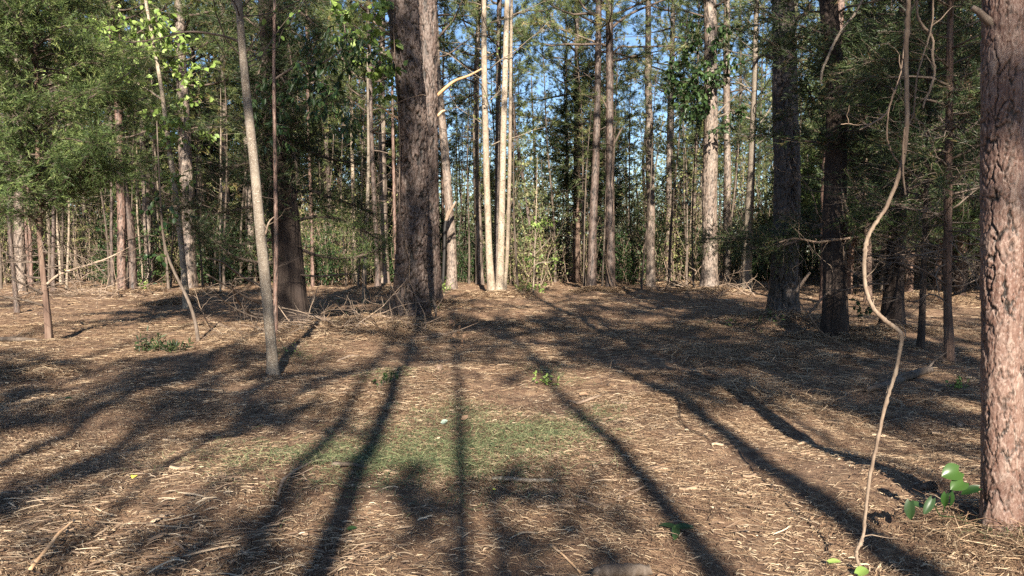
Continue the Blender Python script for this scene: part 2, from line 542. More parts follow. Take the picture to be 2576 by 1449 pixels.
def cedar_crown(seed, axis, z0, z1, rmax, n, dens=1.0, L=.085, Wd=.014, slen=.16, k=9, az_rng=None, dead=20, dead_z=None, base_r=.6, twr=1.0):
    mb = MB(seed)
    r = mb.r
    B, D = [], []
    for i in range(n):
        u = (i + r.rand()) / n
        z = z0 + (z1 - z0) * u
        az = (i * 2.4 + r.rand()) if az_rng is None else az_rng[0] + (az_rng[1] - az_rng[0]) * r.rand()
        pr = (1 - u) ** .7 * (base_r + (1 - base_r) * min(1, u * 4))
        Lb = rmax * pr * (.55 + .65 * r.rand()) + .2
        ax, ay = axis(z)
        P = limb_path((ax, ay, z), (math.cos(az), math.sin(az), .25 + .35 * u), Lb, 6, .16, r, -.02)
        mb.tube(P, np.linspace(.008 + .008 * Lb, .004, 7) * twr, 4, 0)
        nt = max(4, int(Lb * 16 * dens))
        for kk in range(nt):
            s = .22 + .78 * (kk + r.rand()) / nt
            q = s * 6
            a = min(5, int(q))
            b = P[a] + (P[a + 1] - P[a]) * (q - a)
            ld = unit(P[a + 1] - P[a])
            td = unit(ld + .75 * r.randn(3) * np.array([1, 1, .7]) + np.array([0, 0, .12]))
            tl = (.18 + .35 * r.rand()) * (.5 + .6 * (1 - s * .5))
            e = b + td * tl
            mid = (b + e) / 2 + .04 * r.randn(3)
            mb.tube([b, mid, e], [.004, .003, .002], 3, 0, cap=False)
            for f in np.linspace(.25, 1, 4):
                c = b + (e - b) * f
                B.append(c)
                D.append(td + .55 * r.randn(3))
    if dead:
        dz0, dz1 = dead_z if dead_z else (max(.5, z0 - 1.2), z0 + .6)
        for i in range(dead):
            z = dz0 + (dz1 - dz0) * r.rand()
            az = r.rand() * 6.28
            ax, ay = axis(z)
            Lb = .4 + 1.1 * r.rand()
            P = limb_path((ax, ay, z), (math.cos(az), math.sin(az), .1 + .25 * r.randn()), Lb, 5, .22, r, -.02)
            mb.tube(P, np.linspace(.011, .003, 6) * twr, 4, 0)
            for q in range(6):
                p = P[1 + q % 5]
                e = limb_path(p, unit(P[-1] - P[0]) + .7 * r.randn(3), .15 + .45 * r.rand(), 3, .3, r)
                mb.tube(e, [.0045, .004, .003, .002], 3, 0, cap=False)
    mb.sprays(np.array(B), np.array(D), k, slen, L, Wd, 1)
    return mb


def straight(x=0.0, y=0.0):
    return lambda z: (x, y)


# ------------------------------------------------------------------ a tree from measured points
NAMED = []      # (base px, phrase) for naming what stands between
BLOCK = []


def tree(name, label, cat, pts, Ht, bark='bark_pine', kind='pine', crown=None, Y=None, sides=28, dz=.05, hi_z=8.0, plate=(.06, .12), depth=.014,
         flare=.3, flare_h=.3, phrase=None, seed=1, group=None, lean=.4, top_r=.03, fw=1.0):
    g = gp(pts[0][0], pts[0][1])
    if Y is None:
        Y = g[1]
    W3 = [at(p[0], p[1], Y) for p in pts]
    z = np.array([w[2] for w in W3])
    x = np.array([w[0] for w in W3])
    rr = np.array([wpx(p[2], Y) / 2 for p in pts])
    bx = x[0]
    zb = float(H(bx, Y))
    z[0] = min(z[0], zb)
    sx = (x[-1] - x[-2]) / max(.1, z[-1] - z[-2]) * lean
    ze = max(Ht, z[-1] + 1)
    z = np.append(z, [ze])
    x = np.append(x, [x[-1] + sx * (ze - z[-2])])
    rr = np.append(rr, [top_r])
    zs = np.concatenate([[zb - .2], np.arange(zb - .05, min(hi_z, ze), dz), np.arange(min(hi_z, ze), ze, .5), [ze]])
    mb = MB(seed)
    r = mb.r
    a, b = r.rand(2) * 6

    def ax_x(q):
        return np.interp(q, z, x)
    xs = ax_x(zs)
    kn = max(3, int(.8 / dz) | 1)
    if len(xs) > kn * 2:
        pad = np.concatenate([2 * xs[0] - xs[1:kn // 2 + 1][::-1], xs, np.full(kn // 2, xs[-1])])
        xs = np.convolve(pad, np.ones(kn) / kn, 'valid')
    ya = min(1.0, Y / 25) * (0.15 if Y < 6 else 1)
    ys = Y + ya * (.04 * np.sin(zs * .7 + a) + .03 * np.sin(zs * 1.6 + b))
    rs = np.interp(zs, z, rr)
    root = empty(name, (bx, Y, zb), label, cat, group)
    trunk_mesh(mb, zs, xs, ys, rs, sides, kind, plate, depth, flare, flare_h, zb, fw=fw)
    to = mb.build('trunk', M[bark], root, (bx, Y, zb))
    info = dict(root=root, base=np.array([bx, Y, zb]), trunk=to, axis=lambda q: (float(np.interp(q, zs, xs)), float(np.interp(q, zs, ys))), rad=lambda q: float(np.interp(q, zs, rs)))
    if crown:
        c = dict(crown)
        typ = c.pop('type')
        leaf = c.pop('leaf', None)
        wood = c.pop('wood', 'twig')
        gen = pine_crown if typ == 'pine' else cedar_crown
        cm = gen(seed + 100, info['axis'], **c)
        cm.build('crown', [M[wood], M[leaf or ('needle' if typ == 'pine' else 'cedar')]], root, (bx, Y, zb))
    if phrase:
        NAMED.append((pts[0][0], phrase))
    return info


def child(mb, name, mats, info, label=None):
    o = mb.build(name, mats, info['root'], info['base'])
    if label:
        o['label'] = label
    return o


def resize(a, n):
    a = np.atleast_1d(np.asarray(a, float))
    if len(a) == n:
        return a
    return np.interp(np.linspace(0, 1, n), np.linspace(0, 1, len(a)), a) if len(a) > 1 else np.full(n, a[0])


def px_tube(mb, pts, Y, w, sides=6, mat=0, sub=4, wob=0.0, rj=0.0):
    """a bent stem through measured points; Y is one depth or one per point; w is the width in measured px (one or per point)"""
    Ys = resize(Y, len(pts))
    Ws = resize(w, len(pts))
    P = np.array([at(p[0], p[1], y) for p, y in zip(pts, Ys)])
    R = np.array([wpx(a, y) / 2 for a, y in zip(Ws, Ys)])
    if len(P) > 2:
        n = len(P)
        t = np.linspace(0, n - 1, (n - 1) * sub + 1)
        Q = []
        for s in t:
            i = min(int(s), n - 2)
            f = s - i
            p0, p1, p2, p3 = P[max(i - 1, 0)], P[i], P[i + 1], P[min(i + 2, n - 1)]
            Q.append(.5 * ((2 * p1) + (p2 - p0) * f + (2 * p0 - 5 * p1 + 4 * p2 - p3) * f * f + (3 * p1 - p0 - 3 * p2 + p3) * f ** 3))
        R = np.interp(t, np.arange(n), R)
        P = np.array(Q)
    if wob:
        P = P + wob * mb.r.randn(*P.shape)
    if rj:
        R = R * (1 + rj * mb.r.randn(len(R)) + .35 * (mb.r.rand(len(R)) < .05))
    mb.tube(P, R, sides, mat)
    return P


# ================================================================== THE SETTING
def make_ground():
    ys = [-60.0]
    while ys[-1] < 600:
        y = ys[-1]
        ys.append(y + (.06 if 2 < y < 9 else min(40, max(.06, (y - 9) * .022 + .06 if y >= 9 else (2 - y) * .12 + .06))))
    xs = [0.0]
    while xs[-1] < 500:
        xs.append(xs[-1] + (.07 if xs[-1] < 5 else .07 + (xs[-1] - 5) * .05))
    xs = np.array(xs)
    xs = np.concatenate([-xs[1:][::-1], xs])
    ys = np.array(ys)
    X, Y = np.meshgrid(xs, ys)
    Z = H(X, Y)
    fade = np.clip((90 - np.hypot(X, Y)) / 40, 0, 1)
    Z = Z * fade
    mb = MB(3)
    nx, ny = len(xs), len(ys)
    i = np.arange(ny - 1)[:, None] * nx
    j = np.arange(nx - 1)[None, :]
    Q = np.stack([i + j, i + j + 1, i + nx + j + 1, i + nx + j], -1).reshape(-1, 4)
    mb.add(np.stack([X, Y, Z], -1), Q)
    o = mb.build('ground', M['ground'])
    tag(o, 'brown forest floor covered with pine straw and shredded wood', 'ground', kind='structure')


make_ground()


def strips(mb, x, y, th, L, W, lift, tilt, arch, curv, mat=0, seg=2):
    r = mb.r
    n = len(x)
    k = seg + 1
    s = np.linspace(-.5, .5, k)
    ang = th[:, None] + curv[:, None] * 2 * s[None, :] + (.16 * r.randn(n, k) if seg > 2 else 0)
    if seg > 2:
        step = L[:, None] / seg
        dx = np.concatenate([np.zeros((n, 1)), np.cumsum(step * np.cos(ang[:, :-1]), 1)], 1)
        dy = np.concatenate([np.zeros((n, 1)), np.cumsum(step * np.sin(ang[:, :-1]), 1)], 1)
        px = x[:, None] + dx - dx.mean(1, keepdims=True)
        py = y[:, None] + dy - dy.mean(1, keepdims=True)
        prof = np.interp(s, [-.5, -.25, .25, .5], [.3, 1, .9, .25]) * (.75 + .5 * r.rand(n, k))
    else:
        px = x[:, None] + L[:, None] * s * np.cos(ang)
        py = y[:, None] + L[:, None] * s * np.sin(ang)
        prof = np.broadcast_to(np.array([.55, 1, .5]), (n, k))
    pz = H(x, y)[:, None] + lift[:, None] + L[:, None] * s * tilt[:, None] + arch[:, None] * (1 - 4 * s * s)
    wx = -np.sin(ang) * W[:, None] / 2
    wy = np.cos(ang) * W[:, None] / 2
    tw = (r.rand(n, 1) - .5) * W[:, None] * 1.2
    A = np.stack([px - wx * prof, py - wy * prof, pz - tw * .5], -1)
    Bv = np.stack([px + wx * prof, py + wy * prof, pz + tw * .5], -1)
    V = np.stack([A, Bv], 2).reshape(n, 2 * k, 3)
    i = np.arange(n)[:, None] * 2 * k
    Q = np.concatenate([i + np.array([[2 * q, 2 * q + 1, 2 * q + 3, 2 * q + 2]]) for q in range(seg)])
    tone = np.repeat(r.rand(n) ** (1.4 if seg > 2 else 1.0), 2 * k)
    mb.add(V.reshape(-1, 3), Q, mat, tone=tone)


def litter_points(r, n, y0, y1, hw=.78, extra=.8):
    out = []
    y = np.sqrt(r.rand(n) * (y1 * y1 - y0 * y0) + y0 * y0)
    x = (r.rand(n) * 2 - 1) * (hw * y + extra)
    return x, y


def clump(x, y, f=1.0, ph=0.0):
    return (np.sin(x * 1.9 * f + ph) * np.sin(y * 1.3 * f + 1.3 * ph) + np.sin(x * 4.1 * f + y * 2.7 * f + 2 * ph) * .6 + np.sin(x * 7.3 * f - y * 6.1 * f) * .35) / 1.95


def make_litter():
    mb = MB(11)
    r = mb.r
    for n, y0, y1, Lm, Wm in ((230000, 2.2, 7.5, .065, .0030), (150000, 6.8, 15, .14, .0052), (80000, 14, 34, .2, .012)):
        x, y = litter_points(r, n, y0, y1)
        keep = r.rand(n) < .60 + .7 * clump(x, y, 1.0, 1.0)
        x, y = x[keep], y[keep]
        n = len(x)
        th = .5 * clump(x, y, .5, 2.0) * 3 + r.randn(n) * .75
        strips(mb, x, y, th, Lm * (.5 + .9 * r.rand(n)), Wm * (.6 + .8 * r.rand(n)), .004 + .022 * r.rand(n) ** 2, r.randn(n) * .07, .008 * r.rand(n), r.randn(n) * .4)
    # mounds of straw round the trunks
    for mx, my, mh, mr in MOUNDS:
        n = int(1500 * mr * mr) + 700
        a = r.rand(n) * 6.28
        q = mr * 1.3 * np.sqrt(r.rand(n))
        x, y = mx + q * np.cos(a), my + q * np.sin(a)
        sc = max(1, my / 7)
        strips(mb, x, y, r.rand(n) * 6.28, (.14 + .14 * r.rand(n)), .0034 * sc * (.6 + .8 * r.rand(n)), .01 + .06 * r.rand(n), r.randn(n) * .22, .02 * r.rand(n), r.randn(n) * .5)
    o = mb.build('pine_straw', M['straw'], smooth=False)
    tag(o, 'reddish brown pine needles strewn over the forest floor', 'pine straw', kind='stuff')
    mb = MB(12)
    r = mb.r
    for n, y0, y1, Lm, Wm in ((72000, 2.2, 8, .034, .0046), (700, 2.2, 9, .075, .010), (56000, 7.5, 16, .05, .0065), (18000, 15, 33, .11, .014)):
        x, y = litter_points(r, n, y0, y1)
        keep = r.rand(n) < .5 + .8 * clump(x, y, .8, 4.0) + .2 * (x < -.2 * y)
        x, y = x[keep], y[keep]
        n = len(x)
        th = clump(x, y, .4, 5.0) * 2 + r.randn(n) * .6
        strips(mb, x, y, th, Lm * np.exp(.45 * r.randn(n)), Wm * np.exp(.4 * r.randn(n)), .008 + .016 * r.rand(n), r.randn(n) * .08, .008 * r.rand(n) * (r.rand(n) < .5), r.randn(n) * .16, seg=4)
    # coarse shredded wood, lower left corner and by the left foreground
    for px, py, sx, sy, n in ((150, 1380, 1.0, .38, 1500), (480, 1400, .6, .3, 350), (60, 1270, .6, .25, 500), (760, 1390, .6, .3, 150), (1480, 1300, .9, .4, 120)):
        g = gp(px, py)
        x = g[0] + sx * r.randn(n)
        y = g[1] + sy * r.randn(n)
        strips(mb, x, y, .25 + r.randn(n) * .5, (.075 * np.exp(.5 * r.randn(n))), .0050 * np.exp(.45 * r.randn(n)), .015 + .035 * r.rand(n), r.randn(n) * .12, .010 * r.rand(n), r.randn(n) * .08, seg=4)
    o = mb.build('wood_chips', M['chip'], smooth=False)
    tag(o, 'pale tan shredded wood strips scattered over the forest floor', 'wood chips', kind='stuff')
    # short grass
    mb = MB(13)
    r = mb.r
    for px, py, sx, sy, n in ((1100, 1130, .45, .55, 4200), (1000, 1170, .55, .35, 2400), (1330, 1090, .3, .35, 2300), (800, 1160, .5, .3, 800), (1140, 1035, .25, .3, 700), (1390, 945, .22, .3, 350), (975, 965, .2, .3, 350), (1510, 1040, .15, .2, 250), (2530, 1350, .12, .1, 260), (735, 900, .2, .2, 300)):
        g = gp(px, py)
        x = g[0] + sx * r.randn(n)
        y = g[1] + sy * r.randn(n)
        strips(mb, x, y, r.rand(n) * 6.28, .09 * (.5 + r.rand(n)), .0032 * (.7 + .6 * r.rand(n)), .015 + .018 * r.rand(n), .2 + .5 * r.randn(n) * .5, .02 * r.rand(n), r.randn(n) * .8)
    o = mb.build('grass', M['grass'], smooth=False)
    tag(o, 'thin patch of short green grass amid the straw', 'grass', kind='stuff')


make_litter()

# ================================================================== NAMED TREES
PC = lambda z0, z1, r, n, **k: dict(type='pine', z0=z0, z1=z1, rmax=r, n=n, **k)
CC = lambda z0, z1, r, n, **k: dict(type='cedar', z0=z0, z1=z1, rmax=r, n=n, **k)

big = tree('pine_tree', 'broad dark pine in the middle with deeply furrowed bark and a thin pale vine', 'pine tree',
           [(1033, 812, 82), (1035, 640, 78), (1041, 440, 74), (1037, 250, 74), (1020, 90, 74), (1012, 0, 74)], 24, 'bark_pine', sides=150, dz=.022, hi_z=7.6,
           plate=(.12, .2), depth=.045, fw=1.25, flare=.36, flare_h=.35, crown=PC(11, 23, 4.5, 20), phrase='the broad middle pine', seed=21)
pine_b = tree('pine_tree', 'big pine standing just behind the broad middle pine, its right edge sunlit', 'pine tree',
              [(1084, 766, 50), (1081, 600, 50), (1079, 440, 48), (1078, 250, 48), (1074, 0, 46)], 23, 'bark_pine', sides=90, dz=.03, hi_z=8.5, plate=(.10, .2), depth=.03,
              crown=PC(11, 22, 4, 18), seed=22)
pine_c = tree('pine_tree', 'leaning pine with pale sunlit foot right of the broad middle pine', 'pine tree',
              [(1137, 728, 25), (1136, 607, 24), (1124, 440, 22), (1111, 300, 20), (1097, 167, 19), (1092, 0, 18)], 22, 'bark_pine_grey', sides=50, dz=.05, hi_z=12,
              crown=PC(8.5, 21, 4, 24, leaf='needle_far'), seed=23, phrase='the leaning pale-footed pine')
# three pale stems from one clump: one tree with three stems
gt = gp(1250, 741)
tri = tree('hardwood_tree', 'pale sunlit hardwood with three slim stems rising from one straw mound', 'tree',
           [(1238, 742, 18), (1230, 640, 17), (1224, 440, 16), (1219, 233, 14), (1217, 33, 13)], 20, 'bark_pale', kind='smooth', sides=20, dz=.1, hi_z=13, flare=.35, flare_h=.5, Y=gt[1], phrase='the pale three-stemmed tree', seed=24, top_r=.02)
for pp, sd in (([(1256, 740, 18), (1260, 640, 17.5), (1264, 440, 16), (1269, 233, 14), (1276, 0, 13)], 25), ([(1270, 738, 8), (1276, 640, 9), (1282, 440, 9), (1284, 250, 8), (1287, 0, 7)], 26)):
    mb = MB(sd)
    W3 = [at(p[0], p[1], gt[1] - .1) for p in pp]
    zz = np.array([w[2] for w in W3] + [19])
    xx = np.array([w[0] for w in W3] + [W3[-1][0] + .5])
    r_ = np.array([wpx(p[2], gt[1]) / 2 for p in pp] + [.02])
    zs = np.concatenate([[-.2], np.arange(-.05, 13, .1), np.arange(13, 19, .5)])
    trunk_mesh(mb, zs, np.interp(zs, zz, xx), np.full(len(zs), gt[1] - .1), np.interp(zs, zz, r_), 18, 'smooth', flare=.3, flare_h=.5)
    child(mb, 'trunk', M['bark_pale'], tri)
mb = MB(27)
for i in range(26):
    z = 5 + 13 * i / 26
    a = i * 2.4
    ax = tri['axis'](z)
    P = limb_path((ax[0] + .2, ax[1], z), (math.cos(a), math.sin(a) * .8, .55), 1.2 + 1.5 * mb.r.rand(), 6, .18, mb.r, .03)
    mb.tube(P, np.linspace(.022, .005, 7), 4, 0)
    for q in range(7):
        p = P[1 + q % 6]
        e = limb_path(p, unit(P[-1] - P[0]) + .6 * mb.r.randn(3), .3 + .6 * mb.r.rand(), 3, .25, mb.r)
        mb.tube(e, [.006, .005, .004, .003], 3, 0, cap=False)
        if mb.r.rand() < .6:
            mb.leaves(e[1:], e[1:] - e[0], .07, .045, 1)
child(mb, 'crown', [M['bark_pale'], M['leaf_light']], tri)

pine_d = tree('pine_tree', 'dark slim pine directly behind the pale three-stemmed tree', 'pine tree',
              [(1249, 722, 15), (1252, 440, 14), (1254, 200, 13), (1256, 0, 12)], 23, 'bark_pine', sides=30, dz=.08, hi_z=14, crown=PC(8.5, 22, 3.6, 22, leaf='needle_far'), seed=28)
pine_e = tree('pine_tree', 'dark pine left of the straight reddish pine, leaning slightly right', 'pine tree',
              [(1487, 733, 24), (1491, 573, 22), (1498, 440, 19), (1503, 240, 16), (1506, 0, 15)], 22, 'bark_pine', sides=50, dz=.05, hi_z=12,
              crown=PC(8.4, 21, 4, 27, leaf='needle_far', dead=14, dead_z=(5, 10)), phrase='the dark leaning pine', seed=29)
pine_f = tree('pine_tree', 'straight reddish pine with thin vines climbing its foot right of centre', 'pine tree',
              [(1535, 733, 24), (1535, 540, 22), (1535, 440, 20), (1534, 240, 19), (1532, 0, 17)], 23, 'bark_pine', sides=50, dz=.05, hi_z=12,
              crown=PC(8.2, 22, 4.4, 30, leaf='needle_far', dead=14, dead_z=(5, 10)), phrase='the vine-footed pine', seed=30)
pine_g = tree('pine_tree', 'pale trunked pine against the blue sky gap with a broken white scar', 'pine tree',
              [(1638, 722, 22), (1636, 440, 20), (1631, 233, 17), (1631, 117, 15), (1630, 0, 14)], 22, 'bark_pine_grey', sides=40, dz=.07, hi_z=14,
              crown=PC(12, 21, 3.6, 15, leaf='needle_far', dead=16, dead_z=(6, 13)), phrase='the scarred sky-gap pine', seed=31)
pine_h = tree('pine_tree', 'stout pine with dark ivy leaves round its upper trunk', 'pine tree',
              [(1783, 735, 42), (1785, 620, 38), (1787, 440, 36), (1788, 233, 33), (1785, 0, 31)], 24, 'bark_pine_grey', sides=80, dz=.04, hi_z=12.5, plate=(.09, .16), depth=.018,
              crown=PC(9, 23, 4, 30, dead=8, dead_z=(8, 13)), phrase='the ivy-clad pine', seed=32)
pine_i = tree('pine_tree', 'grey pine half hidden behind the ivy-clad pine on its right', 'pine tree',
              [(1829, 716, 20), (1829, 467, 18), (1828, 133, 16), (1828, 0, 15)], 22, 'bark_pine_grey', sides=36, dz=.07, hi_z=13, Y=36, crown=PC(8, 21, 3.6, 24), seed=33)
hard_j = tree('hardwood_tree', 'smooth pale grey hardwood right of the ivy-clad pine, curving up to the right', 'tree',
              [(1878, 735, 23), (1885, 540, 21), (1889, 440, 18), (1896, 250, 14), (1905, 0, 12)], 18, 'bark_hard', kind='smooth', sides=24, dz=.1, hi_z=12, phrase='the smooth grey hardwood', seed=34)
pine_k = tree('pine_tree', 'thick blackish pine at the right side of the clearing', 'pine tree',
              [(1970, 806, 70), (1974, 640, 66), (1979, 440, 62), (1975, 233, 58), (1969, 0, 54)], 22, 'bark_pine_shaded', sides=120, dz=.026, hi_z=7.5, plate=(.09, .18), depth=.03,
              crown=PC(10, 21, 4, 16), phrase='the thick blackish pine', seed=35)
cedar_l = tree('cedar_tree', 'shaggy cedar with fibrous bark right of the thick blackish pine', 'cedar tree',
               [(2099, 850, 56), (2099, 573, 52), (2103, 440, 48), (2105, 233, 44), (2084, 0, 40)], 13, 'bark_cedar_shaded', kind='cedar', sides=72, dz=.05, hi_z=7,
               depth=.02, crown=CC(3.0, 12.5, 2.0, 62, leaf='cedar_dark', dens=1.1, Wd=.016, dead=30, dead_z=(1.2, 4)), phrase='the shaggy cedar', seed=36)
pine_m = tree('pine_tree', 'pine with rosy sunlit upper bark behind the shaggy cedar', 'pine tree',
              [(2076, 735, 26), (2080, 440, 24), (2098, 233, 23), (2112, 0, 22)], 21, 'bark_pine_red', sides=44, dz=.06, hi_z=11, Y=21, crown=PC(10, 20, 3.6, 14), seed=37)
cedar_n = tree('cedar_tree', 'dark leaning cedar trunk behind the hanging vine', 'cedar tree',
               [(2243, 845, 50), (2252, 673, 40), (2264, 473, 36), (2272, 233, 30), (2278, 0, 26)], 12, 'bark_cedar_shaded', kind='cedar', sides=56, dz=.05, hi_z=7, depth=.018,
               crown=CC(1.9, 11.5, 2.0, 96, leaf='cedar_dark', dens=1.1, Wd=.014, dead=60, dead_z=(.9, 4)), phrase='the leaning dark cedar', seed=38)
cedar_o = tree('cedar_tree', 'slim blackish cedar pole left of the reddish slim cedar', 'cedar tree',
               [(2314, 883, 15), (2325, 623, 12), (2332, 400, 10), (2338, 150, 8)], 7, 'bark_cedar_shaded', kind='cedar', sides=20, dz=.06, hi_z=7, depth=.006,
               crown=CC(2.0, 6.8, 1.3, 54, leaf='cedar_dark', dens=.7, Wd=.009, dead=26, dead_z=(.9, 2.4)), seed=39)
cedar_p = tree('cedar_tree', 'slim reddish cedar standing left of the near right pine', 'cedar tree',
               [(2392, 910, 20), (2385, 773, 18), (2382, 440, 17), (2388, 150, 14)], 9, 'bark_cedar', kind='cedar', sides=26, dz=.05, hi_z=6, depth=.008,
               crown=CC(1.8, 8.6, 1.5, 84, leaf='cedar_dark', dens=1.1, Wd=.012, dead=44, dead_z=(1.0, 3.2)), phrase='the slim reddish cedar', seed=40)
near = tree('pine_tree', 'nearest pine at the right edge with flaky reddish bark plates', 'pine tree',
            [(2521, 1343, 101), (2521, 1180, 93), (2520, 900, 90), (2521, 500, 91), (2525, 0, 91)], 15, 'bark_pine_red', sides=150, dz=.0075, hi_z=3.1, plate=(.058, .115), depth=.0095, fw=.55,
            flare=.13, flare_h=.06, crown=PC(7, 14.5, 2.2, 14, dens=.9), phrase='the near right pine', seed=41, top_r=.05)
grey_q = tree('hardwood_tree', 'slender smooth grey hardwood in the left foreground, bowed to the right at its foot', 'tree',
              [(688, 930, 28), (683, 880, 25), (674, 790, 25), (664, 673, 26), (652, 557, 25), (644, 440, 23), (627, 285, 22), (613, 150, 19), (600, 0, 17)], 9, 'bark_hard', kind='smooth', sides=36, dz=.04, hi_z=6,
              flare=.3, flare_h=.12, phrase='the slender grey hardwood', seed=42, top_r=.012)
red_r = tree('sapling', 'thin reddish sapling pole between the slender grey hardwood and the dark cedar', 'sapling',
             [(692, 830, 11), (694, 607, 11), (691, 440, 10), (690, 200, 8), (692, 0, 7)], 8, 'bark_pine_red', sides=18, dz=.06, hi_z=8, plate=(.03, .05), depth=.004, seed=43, Y=12.4)
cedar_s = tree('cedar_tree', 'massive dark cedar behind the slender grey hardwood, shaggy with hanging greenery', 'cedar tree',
               [(733, 806, 76), (722, 640, 72), (707, 440, 68), (695, 233, 58), (680, 0, 50)], 14, 'bark_cedar_shaded', kind='cedar', sides=100, dz=.05, hi_z=8.5, depth=.025,
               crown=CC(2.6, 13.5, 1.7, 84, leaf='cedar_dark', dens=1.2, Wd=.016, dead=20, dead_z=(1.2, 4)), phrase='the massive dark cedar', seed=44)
pine_t = tree('pine_tree', 'straight pine with brightly sunlit pale bark on the left', 'pine tree',
              [(477, 730, 36), (473, 540, 33), (468, 440, 31), (462, 270, 28), (456, 150, 25), (450, 0, 23)], 23, 'bark_pine_grey', sides=64, dz=.045, hi_z=11.5, plate=(.08, .14), depth=.016,
              crown=PC(5.8, 22, 3.8, 34, dead=18, dead_z=(3, 6)), phrase='the sunlit pale pine', seed=45)
pine_u = tree('pine_tree', 'left one of the twin pines growing close together at left', 'pine tree',
              [(310, 737, 21), (304, 540, 20), (297, 300, 17), (280, 0, 14)], 21, 'bark_pine_red', sides=40, dz=.06, hi_z=11, crown=PC(5.2, 20, 3.6, 30), phrase='the twin pines', seed=46)
pine_v = tree('pine_tree', 'right one of the twin pines growing close together at left', 'pine tree',
              [(334, 736, 21), (326, 560, 20), (312, 473, 19), (304, 300, 16), (292, 0, 13)], 20, 'bark_pine', sides=40, dz=.06, hi_z=11, crown=PC(6, 19, 3.4, 22), seed=47)
tulip = tree('hardwood_tree', 'thin pale sapling carrying bright young leaves in front of the sunlit pale pine', 'tree',
             [(471, 777, 17), (466, 723, 15), (457, 653, 14), (448, 550, 13), (436, 440, 12), (420, 333, 11), (410, 250, 10), (397, 160, 9), (383, 77, 8), (367, 0, 7)], 10.5, 'bark_pale', kind='smooth', sides=16, dz=.08, hi_z=11, flare=.2, seed=48, top_r=.01)
cedar_w = tree('cedar_tree', 'bushy bright green cedar at left with a bare reddish lower trunk', 'cedar tree',
               [(121, 852, 16), (113, 740, 14), (104, 640, 13), (98, 540, 12), (95, 300, 9)], 8.5, 'bark_cedar', kind='cedar', sides=26, dz=.05, hi_z=6, depth=.008,
               crown=CC(2.15, 8.3, 2.1, 150, dens=1.3, L=.08, Wd=.013, k=10, dead=26, dead_z=(.8, 2.3), base_r=.85), phrase='the bushy green cedar', seed=49)
pine_x = tree('pine_tree', 'slim dark pine at the far left in front of the stout left pine', 'pine tree',
              [(42, 787, 12), (33, 673, 11), (27, 557, 11), (20, 200, 9), (16, 0, 8)], 13, 'bark_pine', sides=24, dz=.06, hi_z=9, plate=(.04, .07), depth=.006, crown=PC(6, 12.5, 2, 16), seed=50)
pine_y = tree('pine_tree', 'stout brown pine near the left edge behind the slim dark pine', 'pine tree',
              [(54, 740, 25), (50, 540, 23), (44, 300, 20), (38, 0, 17)], 21, 'bark_pine_grey', sides=44, dz=.06, hi_z=11, crown=PC(5.5, 20, 3.6, 28), phrase='the stout left pine', seed=51)
pine_z = tree('pine_tree', 'thin pinkish pine between the stout left pine and the bushy green cedar', 'pine tree',
              [(80, 726, 8), (76, 600, 8), (70, 507, 7), (60, 200, 6), (54, 0, 6)], 17, 'bark_pine_red', sides=20, dz=.1, hi_z=12, crown=PC(9, 16.5, 2, 14), seed=52)
pine_1 = tree('pine_tree', 'slim brown pine just right of the bushy green cedar', 'pine tree',
              [(137, 735, 11), (132, 507, 10), (130, 200, 9), (128, 0, 8)], 19, 'bark_pine', sides=24, dz=.08, hi_z=12, crown=PC(8.5, 18.5, 3, 16), seed=53)
pine_2 = tree('pine_tree', 'slim dark pine between the twin pines and the bushy green cedar', 'pine tree',
              [(283, 731, 9), (282, 560, 8), (279, 300, 7), (276, 0, 7)], 17, 'bark_pine', sides=20, dz=.1, hi_z=12, crown=PC(9, 16.5, 2.4, 14), seed=54)
bowed = tree('sapling', 'dark bowed sapling curving up left from the sunny strip at left', 'sapling',
             [(500, 857, 9), (494, 820, 9), (487, 785, 8.5), (467, 740, 8.5), (440, 695, 8), (418, 655, 7), (408, 610, 6), (404, 540, 5)], 3.6, 'bark_sapling', kind='smooth', sides=12, dz=.04, hi_z=4, flare=.1, seed=55, top_r=.008)
pine_3 = tree('pine_tree', 'pinkish slim pine standing right of the massive dark cedar', 'pine tree',
              [(787, 722, 9), (784, 573, 9), (779, 440, 8), (774, 200, 7), (770, 0, 6)], 18, 'bark_pine_red', sides=22, dz=.08, hi_z=12, crown=PC(8, 17.5, 2.4, 14), phrase='the pinkish slim pine', seed=56)
pine_4 = tree('pine_tree', 'dark slim pine midway between the massive cedar and the broad middle pine', 'pine tree',
              [(951, 728, 14), (945, 573, 13), (938, 440, 12), (932, 250, 11), (926, 0, 10)], 20, 'bark_pine', sides=30, dz=.07, hi_z=12, crown=PC(5, 19, 3, 30), phrase='the dark slim pine', seed=57)
pine_5 = tree('pine_tree', 'pale birch-like pole with broken shading left of the broad middle pine', 'tree',
              [(893, 715, 10), (890, 560, 10), (888, 440, 9), (882, 230, 8), (878, 0, 7)], 17, 'bark_pale', kind='smooth', sides=16, dz=.12, hi_z=13, Y=33, crown=PC(6.5, 16.5, 2.6, 24), seed=58)
stump_6 = tree('sapling', 'short grey pole in the brush left of the broad middle pine', 'sapling',
               [(917, 762, 12), (916, 700, 11), (920, 640, 10), (924, 540, 9), (926, 400, 7)], 7, 'bark_hard', kind='smooth', sides=16, dz=.1, hi_z=7, seed=59)
pine_7 = tree('pine_tree', 'slim rosy pine close beside the left edge of the broad middle pine', 'pine tree',
              [(996, 724, 8), (993, 560, 8), (988, 300, 7), (982, 0, 6)], 19, 'bark_pine_red', sides=20, dz=.1, hi_z=12, Y=28, crown=PC(10, 18.5, 2.6, 14), seed=60)
